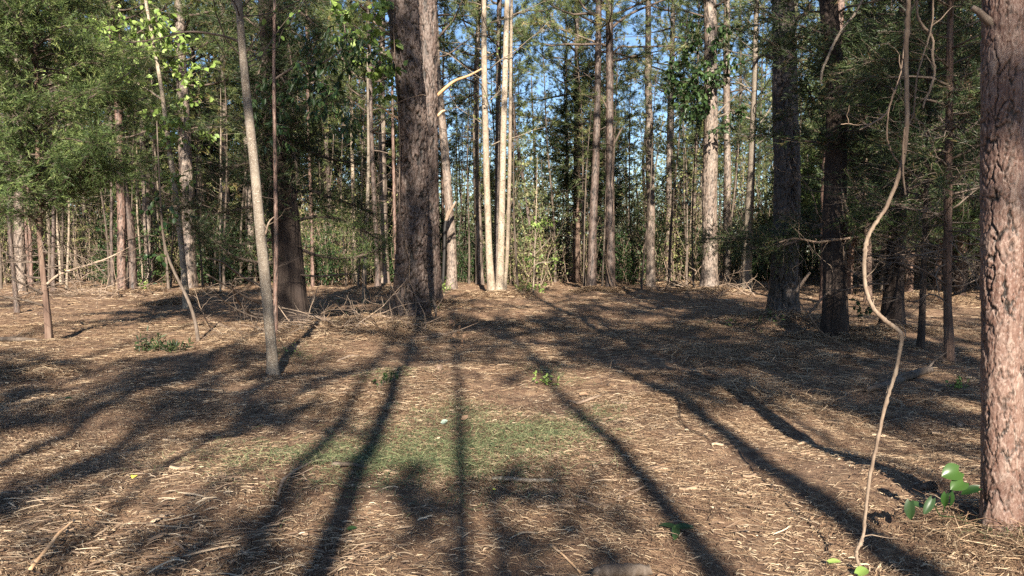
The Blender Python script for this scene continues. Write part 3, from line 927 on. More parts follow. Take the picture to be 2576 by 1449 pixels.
white_8 = tree('sapling', 'very thin white sunlit sapling in the clearing right of the sunlit pale pine', 'sapling',
               [(555, 744, 5), (553, 640, 4.5), (556, 507, 4), (552, 400, 3), (556, 300, 2)], 6, 'bark_pale', kind='smooth', sides=10, dz=.1, hi_z=6, flare=.1, seed=61, top_r=.006)
leafy_9 = tree('sapling', 'thin pale sapling with sparse fresh green leaves in the clearing', 'sapling',
               [(1341, 737, 4.5), (1345, 640, 4), (1348, 560, 3.5), (1350, 500, 2.5)], 4.8, 'bark_pale', kind='smooth', sides=10, dz=.1, hi_z=5, flare=.1, seed=62, top_r=.006)
pine_10 = tree('pine_tree', 'distant dark pine in the middle of the sky left of the dark leaning pine', 'pine tree',
               [(1446, 716, 16), (1449, 483, 14), (1451, 133, 12), (1451, 0, 11)], 21, 'bark_pine_grey', sides=26, dz=.1, hi_z=16, Y=36, crown=PC(7, 20, 3.8, 28, leaf='needle_far'), phrase='the distant dark pine', seed=63)
pine_11 = tree('pine_tree', 'thin leaning dark trunk right of the pale three-stemmed tree', 'pine tree',
               [(1352, 716, 9), (1321, 483, 8), (1295, 317, 7), (1280, 150, 6)], 14, 'bark_pine', sides=20, dz=.1, hi_z=13, Y=33, crown=PC(9, 13.5, 2, 10), seed=64)

# ------------------------------------------------------------------ extra parts of the named trees
# broken limbs
def limb_part(info, name, pts, Ys, ws, mat='wood_dead', sides=7, label=None, twigs=0, seed=1):
    mb = MB(seed)
    P = px_tube(mb, pts, Ys, ws, sides)
    for k in range(twigs):
        q = P[int((.3 + .65 * mb.r.rand()) * (len(P) - 1))]
        e = limb_path(q, unit(P[-1] - P[0]) + .8 * mb.r.randn(3), .25 + .5 * mb.r.rand(), 4, .3, mb.r)
        mb.tube(e, np.linspace(.006, .002, 5), 3, 0, cap=False)
    o = mb.build(name, M[mat], info['trunk'], info['base'])
    if label:
        o['label'] = label
    return o


yb = pine_b['base'][1]
limb_part(pine_b, 'branch', [(1088, 248, ), (1100, 240), (1122, 220), (1145, 203), (1180, 190), (1212, 173)], yb, [12, 9, 8, 7, 6, 4], 'wood_orange', label='bare orange dead branch rising to the right')
limb_part(pine_b, 'branch', [(1088, 300), (1102, 290), (1112, 280), (1120, 278)], yb, [9, 7, 6, 4], 'wood_orange')
limb_part(big, 'branch', [(1010, 300), (985, 290), (968, 275), (943, 262)], big['base'][1], [9, 6, 5, 4], 'wood_orange')
limb_part(big, 'branch', [(1000, 90), (972, 84), (950, 62), (925, 47)], big['base'][1], [10, 8, 6, 4], 'wood_dead')
yc3 = pine_c['base'][1] - .9
mb = MB(69)
px_tube(mb, [(1113, 735), (1116, 680), (1118, 620), (1119, 575), (1122, 553)], yc3, [11, 9, 8, 8, 8], 10)
snag = mb.build('dead_stem', M['bark_pine_shaded'], None, tuple(at(1113, 735, yc3)))
tag(snag, 'dark broken stem with a splintered tan top leaning against the leaning pale-footed pine', 'dead stem')
mb = MB(68)
px_tube(mb, [(1121, 556), (1126, 545), (1137, 524), (1147, 507)], yc3, [8, 9, 8, 3], 8)
px_tube(mb, [(1121, 556), (1124, 540), (1130, 525)], yc3 + .05, [6, 5, 2], 6)
mb.build('splinter', M['wood_dead'], snag, tuple(at(1113, 735, yc3)))
limb_part(pine_c, 'branch', [(1128, 602), (1133, 590), (1144, 578)], pine_c['base'][1] - .35, [10, 9, 5], 'twig')
yf = pine_f['base'][1]
limb_part(pine_f, 'branch', [(1538, 140), (1560, 118), (1585, 118), (1640, 117), (1700, 115)], yf, [6, 5.5, 5, 4, 2], 'twig', twigs=9, seed=3)
limb_part(pine_f, 'branch', [(1540, 70), (1560, 52), (1600, 28), (1650, 8), (1690, -10)], yf, [7, 6.5, 6, 5, 4], 'twig', twigs=6, seed=4)
limb_part(pine_f, 'branch', [(1536, 280), (1525, 268), (1512, 240)], yf, [7, 6, 3], 'twig', twigs=3, seed=5)
limb_part(pine_f, 'branch', [(1543, 368), (1553, 345), (1566, 320)], yf, [6, 5, 3], 'twig', twigs=3, seed=6)
limb_part(pine_k, 'branch', [(1966, 150), (1940, 145), (1915, 140), (1890, 175)], pine_k['base'][1], [14, 10, 7, 4], 'twig', twigs=8, seed=7)
limb_part(pine_k, 'branch', [(1990, 60), (2030, 30), (2040, 12)], pine_k['base'][1], [14, 10, 6], 'twig', twigs=4, seed=8)
limb_part(pine_g, 'branch', [(1632, 165), (1610, 150), (1598, 135)], pine_g['base'][1], [6, 4, 2], 'wood_dead', twigs=3, seed=9)
limb_part(near, 'branch', [(2500, 60), (2480, 48), (2462, 30), (2445, 18)], near['base'][1] - .02, [26, 20, 16, 12], 'twig', label='snapped grey limb stub')
limb_part(grey_q, 'branch', [(602, 105), (570, 93), (533, 85), (490, 80), (450, 83), (400, 97), (330, 108)], grey_q['base'][1], [7, 6, 5.5, 5, 4, 3, 2], 'twig', twigs=6, seed=10)
limb_part(grey_q, 'branch', [(608, 40), (592, 16), (584, -6)], grey_q['base'][1], [12, 11, 9], 'bark_hard')
limb_part(grey_q, 'branch', [(668, 590), (676, 560), (690, 545)], grey_q['base'][1] - .05, [6, 4, 2], 'wood_dead', twigs=2, seed=11)
limb_part(tulip, 'branch', [(407, 250), (375, 228), (340, 209), (300, 193), (268, 188)], tulip['base'][1], [6, 5, 4.5, 4, 2.5], 'bark_pale', twigs=6, seed=12)
limb_part(leafy_9, 'branch', [(1344, 668), (1360, 660), (1380, 660), (1395, 655)], leafy_9['base'][1], [2.5, 2.2, 2, 1.2], 'bark_pale', seed=13)
limb_part(leafy_9, 'branch', [(1346, 640), (1365, 620), (1385, 595), (1382, 570)], leafy_9['base'][1], [2.2, 2, 1.6, 1], 'bark_pale', seed=14)
for pts, sd in (([(1790, 300), (1815, 275), (1850, 240), (1880, 215)], 15), ([(1890, 300), (1860, 290), (1830, 285), (1795, 300)], 16), ([(1896, 240), (1870, 215), (1850, 205)], 17), ([(1892, 330), (1920, 300), (1945, 260)], 18)):
    limb_part(hard_j, 'branch', pts, hard_j['base'][1], [5, 4, 3, 2], 'bark_hard', twigs=8, seed=sd)
# white scar on the sky-gap pine
mb = MB(70)
yg = pine_g['base'][1]
px_tube(mb, [(1637, 312), (1640, 322), (1640, 334)], yg - .22, [3, 7, 4], 8)
child(mb, 'trunk_scar', M['chip'], pine_g, 'pale torn scar in the bark')


def leaf_cloud(info, name, spots, Y, n, L, W, mat, twig='twig', seed=1, dY=.5, droop=.3, label=None, thing=False):
    """leaf clusters at measured spots (px, py, spread px) on short twigs"""
    mb = MB(seed)
    r = mb.r
    for px, py, sp in spots:
        c = at(px, py, Y)
        s = wpx(sp, Y)
        for k in range(n):
            q = c + np.array([s, dY, s]) * r.randn(3) * .55
            e = limb_path(q, np.array([r.randn(), r.randn(), .2 * r.randn() - .2]), .25 + .25 * r.rand(), 3, .3, r, -.05)
            mb.tube(e, [.004, .0035, .003, .002], 3, 0, cap=False)
            m = 4 + r.randint(4)
            t = r.rand(m) * 2.99
            i = t.astype(int)
            B = e[i] + (e[i + 1] - e[i]) * (t - i)[:, None]
            mb.leaves(B, np.repeat((e[-1] - e[0])[None, :], m, 0), L, W, 1, droop=droop)
    if thing:
        c = at(spots[0][0], spots[0][1], Y)
        return tag(mb.build(name, [M[twig], M[mat]], None, tuple(c)), label, 'vine')
    return child(mb, name, [M[twig], M[mat]], info, label)


yt = tulip['base'][1]
leaf_cloud(tulip, 'crown', [(250, 75, 28), (225, 110, 25), (280, 95, 35), (205, 130, 30), (260, 140, 35), (240, 165, 25), (310, 125, 25), (350, 120, 30), (395, 30, 22), (400, 60, 25), (430, 80, 30), (440, 115, 35), (405, 110, 35),
                            (420, 140, 30), (300, 205, 18), (310, 180, 15), (350, 212, 8), (160, 185, 14), (250, 55, 18), (420, 290, 20), (440, 310, 20), (405, 320, 12), (440, 345, 20), (395, 345, 10), (330, 65, 16), (455, 190, 20), (470, 240, 14), (450, 440, 8), (430, 470, 9), (500, 170, 22), (520, 330, 12)],
           yt, 9, .135, .105, 'leaf_light', 'bark_pale', 71, .6, .25)
leaf_cloud(leafy_9, 'crown', [(1365, 545, 10), (1375, 560, 10), (1350, 560, 8), (1395, 655, 7), (1330, 645, 7), (1348, 650, 6), (1355, 600, 6), (1335, 720, 7), (1360, 722, 8)], leafy_9['base'][1], 5, .11, .08, 'leaf_light', 'bark_pale', 72, .3)
yh = pine_h['base'][1]
leaf_cloud(pine_h, 'climbing_plant', [(1715, 150, 22), (1700, 175, 18), (1730, 180, 24), (1750, 190, 24), (1760, 165, 22), (1775, 180, 22), (1790, 195, 18), (1720, 210, 20), (1745, 225, 20), (1715, 240, 18), (1735, 265, 18), (1765, 215, 20), (1725, 290, 14), (1750, 290, 14), (1775, 270, 14), (1735, 110, 18), (1760, 90, 18), (1745, 60, 16), (1810, 110, 14), (1825, 80, 12), (1830, 150, 12), (1815, 190, 10), (1850, 280, 10), (1690, 210, 10), (1810, 325, 8)],
           yh - .9, 9, .2, .1, 'leaf_dark', 'twig', 73, .5, .6, 'dark glossy climber hanging round the upper trunk of the ivy-clad pine', True)
# drooping climber leaves by the massive cedar
yc = cedar_s['base'][1] - 1.6
leaf_cloud(cedar_s, 'climbing_plant', [(790, 95, 14), (800, 130, 14), (775, 150, 14), (810, 160, 12), (790, 190, 14), (765, 200, 14), (750, 230, 14), (825, 215, 16), (830, 245, 14), (850, 225, 14), (815, 270, 12), (780, 260, 12), (870, 130, 10), (895, 140, 10), (925, 130, 10), (965, 140, 8), (860, 160, 12), (875, 290, 8), (870, 325, 7), (840, 320, 8), (705, 240, 14), (700, 280, 12), (708, 320, 10), (712, 350, 8), (690, 205, 14), (865, 60, 10), (862, 90, 10), (655, 290, 14), (640, 250, 12)],
           yc, 6, .15, .055, 'leaf_dark', 'twig', 74, .5, 1.2, 'drooping dark climber hanging from the branch beside the massive dark cedar', True)
limb_part(cedar_s, 'branch', [(690, 200), (735, 172), (775, 160), (810, 158), (840, 140), (866, 112), (866, 60)], yc, [6, 6, 6, 5, 5, 4, 3], 'twig', twigs=10, seed=19)
# bright tulip leaves beside the broad pine
leaf_cloud(big, 'climbing_plant', [(960, 180, 7), (945, 185, 6), (985, 185, 8), (925, 170, 8), (880, 60, 14), (900, 90, 12), (930, 50, 14), (945, 95, 10), (965, 125, 10), (895, 130, 10), (910, 20, 14), (960, 15, 12), (850, 20, 12), (975, 95, 8), (960, 230, 6)], big['base'][1] - .5, 3, .16, .13, 'leaf_light', 'twig', 75, .3, .2, 'bright young leaves on thin stems left of the broad middle pine', True)
# vine on the broad pine
mb = MB(76)
yv = big['base'][1] - .5
px_tube(mb, [(1040, 815), (1045, 790), (1046, 760), (1042, 735), (1030, 705), (1031, 660), (1025, 635), (1020, 610), (1010, 560), (1006, 520), (1005, 440), (1007, 360), (1000, 250), (993, 120), (990, -20)], yv, [4, 4, 3.5, 3.5, 3.5, 3, 3, 2.5, 2.5, 2.5, 2.5, 2.5, 2, 2, 2], 6, wob=.004)
px_tube(mb, [(1024, 800), (1016, 775), (1016, 740), (1019, 720)], yv, [3, 2.5, 2, 1.5], 5, wob=.004)
px_tube(mb, [(1000, 258), (1050, 240), (1075, 238), (1081, 215), (1078, 190), (1060, 155), (1045, 120)], yv + .02, 1.8, 5, wob=.004)
tag(mb.build('vine', M['vine_bark'], None, tuple(at(1040, 815, yv))), 'thin pale vine climbing the front of the broad middle pine', 'vine')
mb = MB(77)
px_tube(mb, [(1540, 735), (1532, 700), (1526, 670), (1524, 645)], yf - .33, [4, 3.5, 3, 2], 5, wob=.006)
px_tube(mb, [(1535, 735), (1545, 715), (1538, 695), (1528, 655), (1530, 600), (1541, 560), (1544, 500), (1540, 440), (1545, 350)], yf - .36, 2, 5, wob=.006)
tag(mb.build('vine', M['vine_bark'], None, tuple(at(1540, 735, yf))), 'thin pale vine winding up the straight reddish pine', 'vine')


# cedar boughs at measured places
def bough(info, pts, Y, w, dens, mat='cedar_dark', seed=1, name='branch', spread=.35, L=.075, Wd=.012, up=.05, label=None):
    mb = MB(seed)
    r = mb.r
    P = px_tube(mb, pts, Y, w, 6)
    seg = np.linalg.norm(np.diff(P, axis=0), axis=1)
    tot = seg.sum()
    B, D = [], []
    for k in range(int(tot * dens)):
        s = (.12 + .88 * r.rand()) * (len(P) - 1)
        i = min(int(s), len(P) - 2)
        b = P[i] + (P[i + 1] - P[i]) * (s - i)
        ld = unit(P[i + 1] - P[i])
        td = unit(ld * .7 + .8 * r.randn(3) + np.array([0, 0, up]))
        tl = spread * (.4 + .9 * r.rand())
        e = b + td * tl
        mb.tube([b, (b + e) / 2 + .03 * r.randn(3), e], [.0045, .0035, .002], 3, 0, cap=False)
        for f in np.linspace(.3, 1, 4):
            B.append(b + (e - b) * f)
            D.append(td + .5 * r.randn(3))
    mb.sprays(np.array(B), np.array(D), 9, .16, L, Wd, 1)
    return child(mb, name, [M['twig'], M[mat]], info, label)


yl = cedar_l['base'][1]
bough(cedar_l, [(2090, 560), (2040, 575), (1980, 590), (1900, 600), (1830, 600), (1770, 600)], np.linspace(yl, yl + 3.5, 6), [14, 11, 9, 7, 5, 3], 60, seed=81, spread=.55, label='long dark feathery low bough')
bough(cedar_l, [(2090, 590), (2030, 600), (1960, 620), (1890, 625)], np.linspace(yl, yl + 1.5, 4), [10, 8, 6, 3], 50, seed=82, spread=.4)
bough(cedar_l, [(2100, 250), (2070, 245), (2040, 250)], yl - .3, [9, 7, 4], 55, seed=83, spread=.4)
bough(cedar_l, [(2110, 90), (2085, 80), (2060, 100)], yl - .4, [9, 7, 4], 60, seed=84, spread=.45)
bough(cedar_l, [(2115, 280), (2160, 265), (2210, 275)], yl - .6, [9, 7, 4], 60, 'cedar', seed=85, spread=.4)
yn = cedar_n['base'][1]
bough(cedar_n, [(2262, 600), (2300, 560), (2340, 545), (2380, 548), (2430, 560)], np.linspace(yn, yn - 2.6, 5), [9, 8, 6, 5, 3], 60, 'cedar', seed=86, spread=.32, L=.06, Wd=.009, label='sun-flecked green bough')
bough(cedar_n, [(2258, 560), (2225, 555), (2190, 550), (2150, 560)], np.linspace(yn, yn - 1.2, 4), [9, 7, 5, 3], 60, 'cedar', seed=87, spread=.32, L=.06, Wd=.009)
bough(cedar_n, [(2262, 420), (2300, 400), (2360, 400), (2440, 420)], np.linspace(yn, yn - 2, 4), [9, 7, 5, 3], 60, seed=88, spread=.4)
bough(cedar_n, [(2265, 330), (2230, 320), (2180, 330), (2130, 350)], np.linspace(yn, yn + 1, 4), [9, 7, 5, 3], 60, seed=89, spread=.45)
ys_ = cedar_s['base'][1]
bough(cedar_s, [(735, 560), (790, 545), (850, 550), (905, 575), (950, 600)], np.linspace(ys_, ys_ + .8, 5), [11, 9, 7, 5, 3], 60, 'cedar', seed=90, spread=.42)
bough(cedar_s, [(730, 490), (780, 480), (840, 500), (900, 520), (940, 540)], np.linspace(ys_, ys_ + 1.5, 5), [10, 8, 6, 5, 3], 55, seed=91, spread=.5)
bough(cedar_s, [(740, 620), (790, 640), (850, 650), (920, 640), (960, 620)], np.linspace(ys_, ys_ + .6, 5), [10, 8, 6, 5, 3], 38, 'cedar', seed=92, spread=.4)
bough(cedar_s, [(700, 600), (640, 610), (570, 620), (520, 600), (480, 570)], np.linspace(ys_, ys_ - 1.5, 5), [11, 9, 7, 5, 3], 50, seed=93, spread=.5)
bough(cedar_s, [(700, 660), (640, 660), (580, 640), (530, 600)], np.linspace(ys_, ys_ - 1.2, 4), [11, 9, 6, 3], 34, seed=94, spread=.45)
bough(cedar_s, [(695, 520), (640, 520), (580, 530), (520, 540), (470, 520), (420, 520)], np.linspace(ys_, ys_ - .5, 6), [11, 9, 7, 6, 5, 3], 55, seed=95, spread=.55)
bough(cedar_s, [(690, 420), (640, 410), (580, 420), (540, 430)], np.linspace(ys_, ys_ - .5, 4), [9, 8, 6, 3], 55, seed=96, spread=.5)
bough(cedar_s, [(720, 380), (770, 380), (830, 400), (890, 410)], np.linspace(ys_, ys_ + 1.5, 4), [9, 8, 6, 3], 50, seed=97, spread=.5)
for q, (ax, ay, bx, by, cx, cy) in enumerate([(690, 60, 720, 90, 735, 170), (680, 130, 655, 170, 640, 240), (690, 180, 725, 220, 740, 300), (695, 260, 665, 300, 655, 370), (700, 330, 735, 370, 750, 440), (705, 420, 680, 460, 670, 530),
                                              (700, 100, 760, 110, 800, 170), (690, 20, 740, 20, 790, 60)]):
    bough(cedar_s, [(ax, ay), (bx, by), (cx, cy)], np.linspace(ys_ - .3, ys_ - .9, 3), [8, 6, 3], 60, seed=230 + q, spread=.4, up=-.25)
yw = cedar_w['base'][1]
bough(cedar_w, [(98, 520), (140, 480), (190, 430), (230, 385), (245, 365)], np.linspace(yw, yw - 1.0, 5), [9, 8, 6, 4, 3], 90, 'cedar', seed=98, spread=.32, L=.06, Wd=.01, label='bright sunlit green bough')
bough(cedar_w, [(98, 540), (150, 500), (210, 450), (260, 430), (295, 430)], np.linspace(yw, yw - .5, 5), [9, 8, 6, 4, 3], 90, 'cedar', seed=99, spread=.35, L=.06, Wd=.01)
bough(cedar_w, [(98, 560), (70, 540), (30, 530), (-30, 540)], np.linspace(yw, yw - .8, 4), [9, 7, 5, 3], 90, 'cedar', seed=101, spread=.3, L=.06, Wd=.01)
bough(cedar_w, [(98, 480), (60, 440), (20, 420), (-40, 420)], np.linspace(yw, yw - .5, 4), [9, 7, 5, 3], 80, 'cedar', seed=102, spread=.35, L=.06, Wd=.01)
# bare dead lower limbs
for info, pts, Ys, w, sd in (
        (cedar_w, [(118, 715), (150, 690), (210, 670), (270, 650), (328, 620)], np.linspace(yw, yw + .5, 5), [7, 6, 5, 4, 2], 111),
        (cedar_w, [(110, 740), (70, 720), (30, 700), (-20, 660)], np.linspace(yw, yw - .8, 4), [7, 6, 4, 2], 112),
        (cedar_w, [(112, 770), (60, 755), (0, 745), (-40, 730)], np.linspace(yw, yw - .8, 4), [6, 5, 4, 2], 113),
        (cedar_w, [(108, 700), (60, 690), (20, 640), (-20, 620)], np.linspace(yw, yw + .4, 4), [6, 5, 4, 2], 114),
        (cedar_s, [(735, 740), (660, 720), (600, 690), (560, 660), (520, 650)], np.linspace(ys_, ys_ - 2.5, 5), [9, 8, 7, 5, 3], 115),
        (cedar_s, [(735, 760), (650, 760), (580, 725), (520, 690)], np.linspace(ys_, ys_ - 2.5, 4), [8, 7, 5, 3], 116),
        (cedar_s, [(730, 790), (640, 790), (600, 760), (585, 720), (592, 700)], np.linspace(ys_, ys_ - 2.5, 5), [8, 7, 6, 4, 3], 117),
        (cedar_s, [(730, 800), (650, 800), (580, 770), (530, 725)], np.linspace(ys_, ys_ - 2.5, 4), [8, 6, 4, 2], 118),
        (cedar_s, [(740, 690), (800, 695), (860, 690), (900, 690)], np.linspace(ys_, ys_ - 1.5, 4), [6, 5, 4, 2], 119),
        (cedar_l, [(2099, 605), (2060, 610), (2000, 600), (1960, 610)], np.linspace(yl, yl - 1, 4), [7, 6, 5, 3], 120),
        (cedar_l, [(2099, 720), (2060, 760), (2035, 790), (2030, 800)], np.linspace(yl, yl - 1, 4), [6, 6, 5, 4], 121),
        (cedar_n, [(2250, 640), (2330, 630), (2380, 650), (2430, 700)], np.linspace(yn, yn - 3, 4), [7, 6, 5, 3], 122),
        (cedar_n, [(2250, 660), (2330, 690), (2400, 680), (2440, 665)], np.linspace(yn, yn - 3, 4), [7, 6, 4, 2], 123),
        (cedar_n, [(2245, 715), (2180, 715), (2120, 730), (2080, 725)], np.linspace(yn, yn - 2, 4), [6, 5, 4, 2], 124),
        (cedar_n, [(2255, 480), (2200, 470), (2150, 500), (2110, 495)], np.linspace(yn, yn - 2, 4), [7, 6, 4, 2], 125),
        (cedar_n, [(2250, 600), (2200, 590), (2130, 600), (2050, 610)], np.linspace(yn, yn - 2, 4), [8, 7, 6, 4], 126),
        (cedar_p, [(2386, 720), (2340, 690), (2300, 670), (2250, 660)], np.linspace(10, 9, 4), [6, 5, 4, 2], 127),
        (cedar_p, [(2386, 745), (2420, 735), (2450, 720), (2465, 700)], np.linspace(10, 9.4, 4), [6, 5, 4, 2], 128),
        (cedar_p, [(2384, 760), (2340, 740), (2300, 760), (2260, 745)], np.linspace(10, 9.4, 4), [5, 4, 3, 2], 129)):
    limb_part(info, 'branch', pts, Ys, w, 'wood_dead' if sd in (111, 120, 126) else 'twig', twigs=9, seed=sd)

# bowed sapling leaves, sapling twigs
leaf_cloud(bowed, 'crown', [(400, 520, 14), (380, 500, 14), (420, 560, 12), (390, 640, 10)], bowed['base'][1], 4, .1, .07, 'leaf_dark', 'twig', 130, .3)
for inf, sd in ((white_8, 131), (stump_6, 132), (red_r, 133)):
    mb = MB(sd)
    for i in range(16):
        z = 1.0 + (5.0) * mb.r.rand()
        a = mb.r.rand() * 6.28
        ax = inf['axis'](z)
        e = limb_path((ax[0], ax[1], z), (math.cos(a), math.sin(a), .35), .4 + .6 * mb.r.rand(), 4, .25, mb.r)
        mb.tube(e, np.linspace(.006, .002, 5), 3, 0, cap=False)
    child(mb, 'crown', M['bark_pale' if inf is white_8 else 'twig'], inf)
mb = MB(134)
for i in range(40):
    z = 4.5 + 12 * mb.r.rand()
    a = mb.r.rand() * 6.28
    ax = hard_j['axis'](z)
    e = limb_path((ax[0], ax[1], z), (math.cos(a), math.sin(a), .5), 1 + 1.6 * mb.r.rand(), 6, .2, mb.r, .03)
    mb.tube(e, np.linspace(.018, .004, 7), 4, 0, cap=False)
    for q in range(6):
        f = limb_path(e[1 + q % 6], unit(e[-1] - e[0]) + .7 * mb.r.randn(3), .3 + .5 * mb.r.rand(), 3, .25, mb.r)
        mb.tube(f, [.005, .004, .003, .002], 3, 0, cap=False)
child(mb, 'crown', M['bark_hard'], hard_j)
mb = MB(135)
for i in range(22):
    z = 3.2 + 6 * mb.r.rand()
    a = mb.r.rand() * 6.28
    ax = grey_q['axis'](z)
    e = limb_path((ax[0], ax[1], z), (math.cos(a), math.sin(a), .5), .8 + 1.2 * mb.r.rand(), 6, .2, mb.r, .03)
    mb.tube(e, np.linspace(.010, .003, 7), 4, 0, cap=False)
    mb.leaves(e[2:], e[2:] - e[0], .08, .06, 1)
child(mb, 'crown', [M['twig'], M['leaf_light']], grey_q)

# ------------------------------------------------------------------ vines hanging at right
def hanging(name, label, paths, mat='vine_bark', seed=1):
    mb = MB(seed)
    P0 = None
    for pts, Ys, ws in paths:
        ws = resize(ws, len(pts)) * .8
        P = px_tube(mb, pts, Ys, ws, 9, sub=8, wob=.0009, rj=.05)
        if P0 is None:
            P0 = P[0]
        for k in range(len(P) // 22):
            q = P[int(mb.r.rand() * (len(P) - 1))]
            e = limb_path(q, mb.r.randn(3) + np.array([0, 0, .3]), .05 + .14 * mb.r.rand(), 4, .35, mb.r)
            mb.tube(e, np.linspace(.0035, .001, 5), 4, 0, cap=False)
    o = mb.build(name, M[mat], None, tuple(P0))
    tag(o, label, 'vine')
    return o


hanging('vine', 'thick twisting woody vine hanging in front of the right trees down to the straw', [
    ([(2172, 1462), (2168, 1440), (2157, 1410), (2154, 1388), (2164, 1368), (2172, 1340), (2178, 1280), (2188, 1200), (2207, 1110), (2230, 1010), (2252, 940), (2262, 890), (2268, 845),
      (2252, 825), (2225, 805), (2197, 775), (2180, 735), (2174, 690), (2175, 640), (2182, 600), (2200, 565), (2230, 520), (2258, 450), (2273, 395), (2281, 320), (2282, 240), (2279, 130), (2284, 40), (2287, -60), (2300, -300), (2380, -700)],
     [3.46] * 5 + [3.5] * 8 + [3.52] * 12 + [3.55] * 4 + [3.7, 3.95],
     [9, 10, 11, 11, 11, 10, 10, 11, 11, 11, 11, 12, 13, 15, 14, 13, 12, 13, 12, 12, 12, 12, 13, 14, 14, 14, 14, 14, 14, 13, 12])], seed=141)
hanging('vine', 'thinner vine kinked like an elbow beside the thick twisting vine', [
    ([(2322, 272), (2326, 255), (2340, 225), (2352, 180), (2345, 140), (2348, 105), (2335, 80), (2315, 55), (2307, 20), (2310, -60), (2340, -300), (2420, -640)], [3.6] * 10 + [3.75, 3.95], [5, 6, 7, 7, 7, 7, 8, 7, 6, 6, 6, 6])], seed=142)
hanging('vine', 'straight thin vine crossing behind the elbow-kinked vine', [
    ([(2285, 318), (2298, 285), (2302, 240), (2308, 190), (2325, 130), (2338, 90), (2346, 50), (2347, 0), (2350, -100), (2400, -600)], [3.58] * 9 + [3.95], [4, 5, 5, 5, 5, 5, 5, 5, 5, 5])], seed=143)
hanging('vine', 'slim looping vine left of the thick twisting vine with a forked lower end', [
    ([(2320, 460), (2300, 440), (2258, 405), (2240, 375), (2231, 340), (2234, 290), (2243, 250), (2258, 215), (2270, 180), (2278, 120)], [3.62] * 10, [4, 4, 5, 5, 5, 5, 5, 5, 4, 3]),
    ([(2278, 490), (2272, 440), (2272, 360), (2276, 320)], [3.5] * 4, [5, 6, 6, 5])], seed=144)
hanging('vine', 'pale bare branch end hanging left of the slim looping vine', [
    ([(2162, 327), (2195, 310), (2225, 290), (2240, 262), (2246, 240), (2258, 210), (2268, 170), (2275, 100)], [3.9] * 8, [4, 5, 6, 5, 5, 4, 4, 3]),
    ([(2115, 313), (2135, 311), (2155, 315), (2190, 312)], [3.9] * 4, [2, 3, 3, 3])], 'wood_dead', seed=145)
hanging('vine', 'grey arched branch bent in front of the shaggy cedar', [
    ([(2065, 210), (2068, 180), (2080, 150), (2100, 105), (2125, 65), (2150, 35), (2180, -20), (2230, -120)], [10.5] * 8, [7, 8, 8, 8, 8, 7, 6, 5])], 'bark_hard', seed=146)
hanging('vine', 'snaking pale root-like vine at the foot of the thick blackish pine', [
    ([(2115, 868), (2090, 850), (2066, 835), (2050, 815), (2033, 790), (2012, 760), (2010, 735), (2012, 700), (2000, 690), (1994, 675), (2010, 665), (2020, 655)], [11.4] * 12, [5, 5, 5, 5, 5, 4, 4, 3, 3, 3, 2.5, 2])], seed=147)
mb = MB(148)
px_tube(mb, [(2002, 735), (2018, 712), (2038, 685)], 11.8, [9, 9, 6], 8)
tag(mb.build('branch', M['wood_dead'], None, tuple(at(2002, 735, 11.8))), 'broken grey limb leaning beside the snaking pale vine', 'branch')
mb = MB(149)
px_tube(mb, [(2118, 475), (2128, 520), (2140, 560), (2146, 590)], 12.2, [3, 8, 10, 8], 7)
px_tube(mb, [(2118, 500), (2122, 540), (2136, 580), (2144, 588)], 12.2, [2, 5, 7, 7], 6)
tag(mb.build('branch', M['wood_dead'], None, tuple(at(2118, 475, 12.2))), 'splintered pale broken limb standing right of the shaggy cedar', 'branch')

# ================================================================== SMALL THINGS ON THE GROUND
def ground_stick(name, label, cat, pts, w, mat='wood_dead', twigs=0, seed=1, sides=7, lift=None, rough=.0):
    mb = MB(seed)
    P = np.array([gp(p[0], p[1]) for p in pts])
    P[:, 2] = H(P[:, 0], P[:, 1])
    Ws = resize(w, len(pts))
    R = np.array([wpx(a, p[1]) / 2 for a, p in zip(Ws, P)])
    P[:, 2] += R * .8 + .01
    if lift is not None:
        P[:, 2] += np.asarray(lift)
    n = len(P)
    t = np.linspace(0, n - 1, (n - 1) * 5 + 1)
    Q = np.stack([np.interp(t, np.arange(n), P[:, i]) for i in range(3)], 1)
    R = np.interp(t, np.arange(n), R)
    Q += rough * mb.r.randn(*Q.shape) + .08 * R[:, None] * mb.r.randn(*Q.shape)
    R = R * (1 + .08 * mb.r.randn(len(R)))
    mb.tube(Q, R, sides)
    for k in range(twigs):
        q = Q[int((.15 + .8 * mb.r.rand()) * (len(Q) - 1))]
        e = limb_path(q, unit(Q[-1] - Q[0]) + .6 * mb.r.randn(3) + np.array([0, 0, .4]), (.1 + .3 * mb.r.rand()) * np.linalg.norm(Q[-1] - Q[0]), 4, .25, mb.r, -.05)
        mb.tube(e, np.linspace(R.mean() * .45, R.mean() * .15, 5), 4, 0)
    return tag(mb.build(name, M[mat], None, tuple(Q[0])), label, cat)


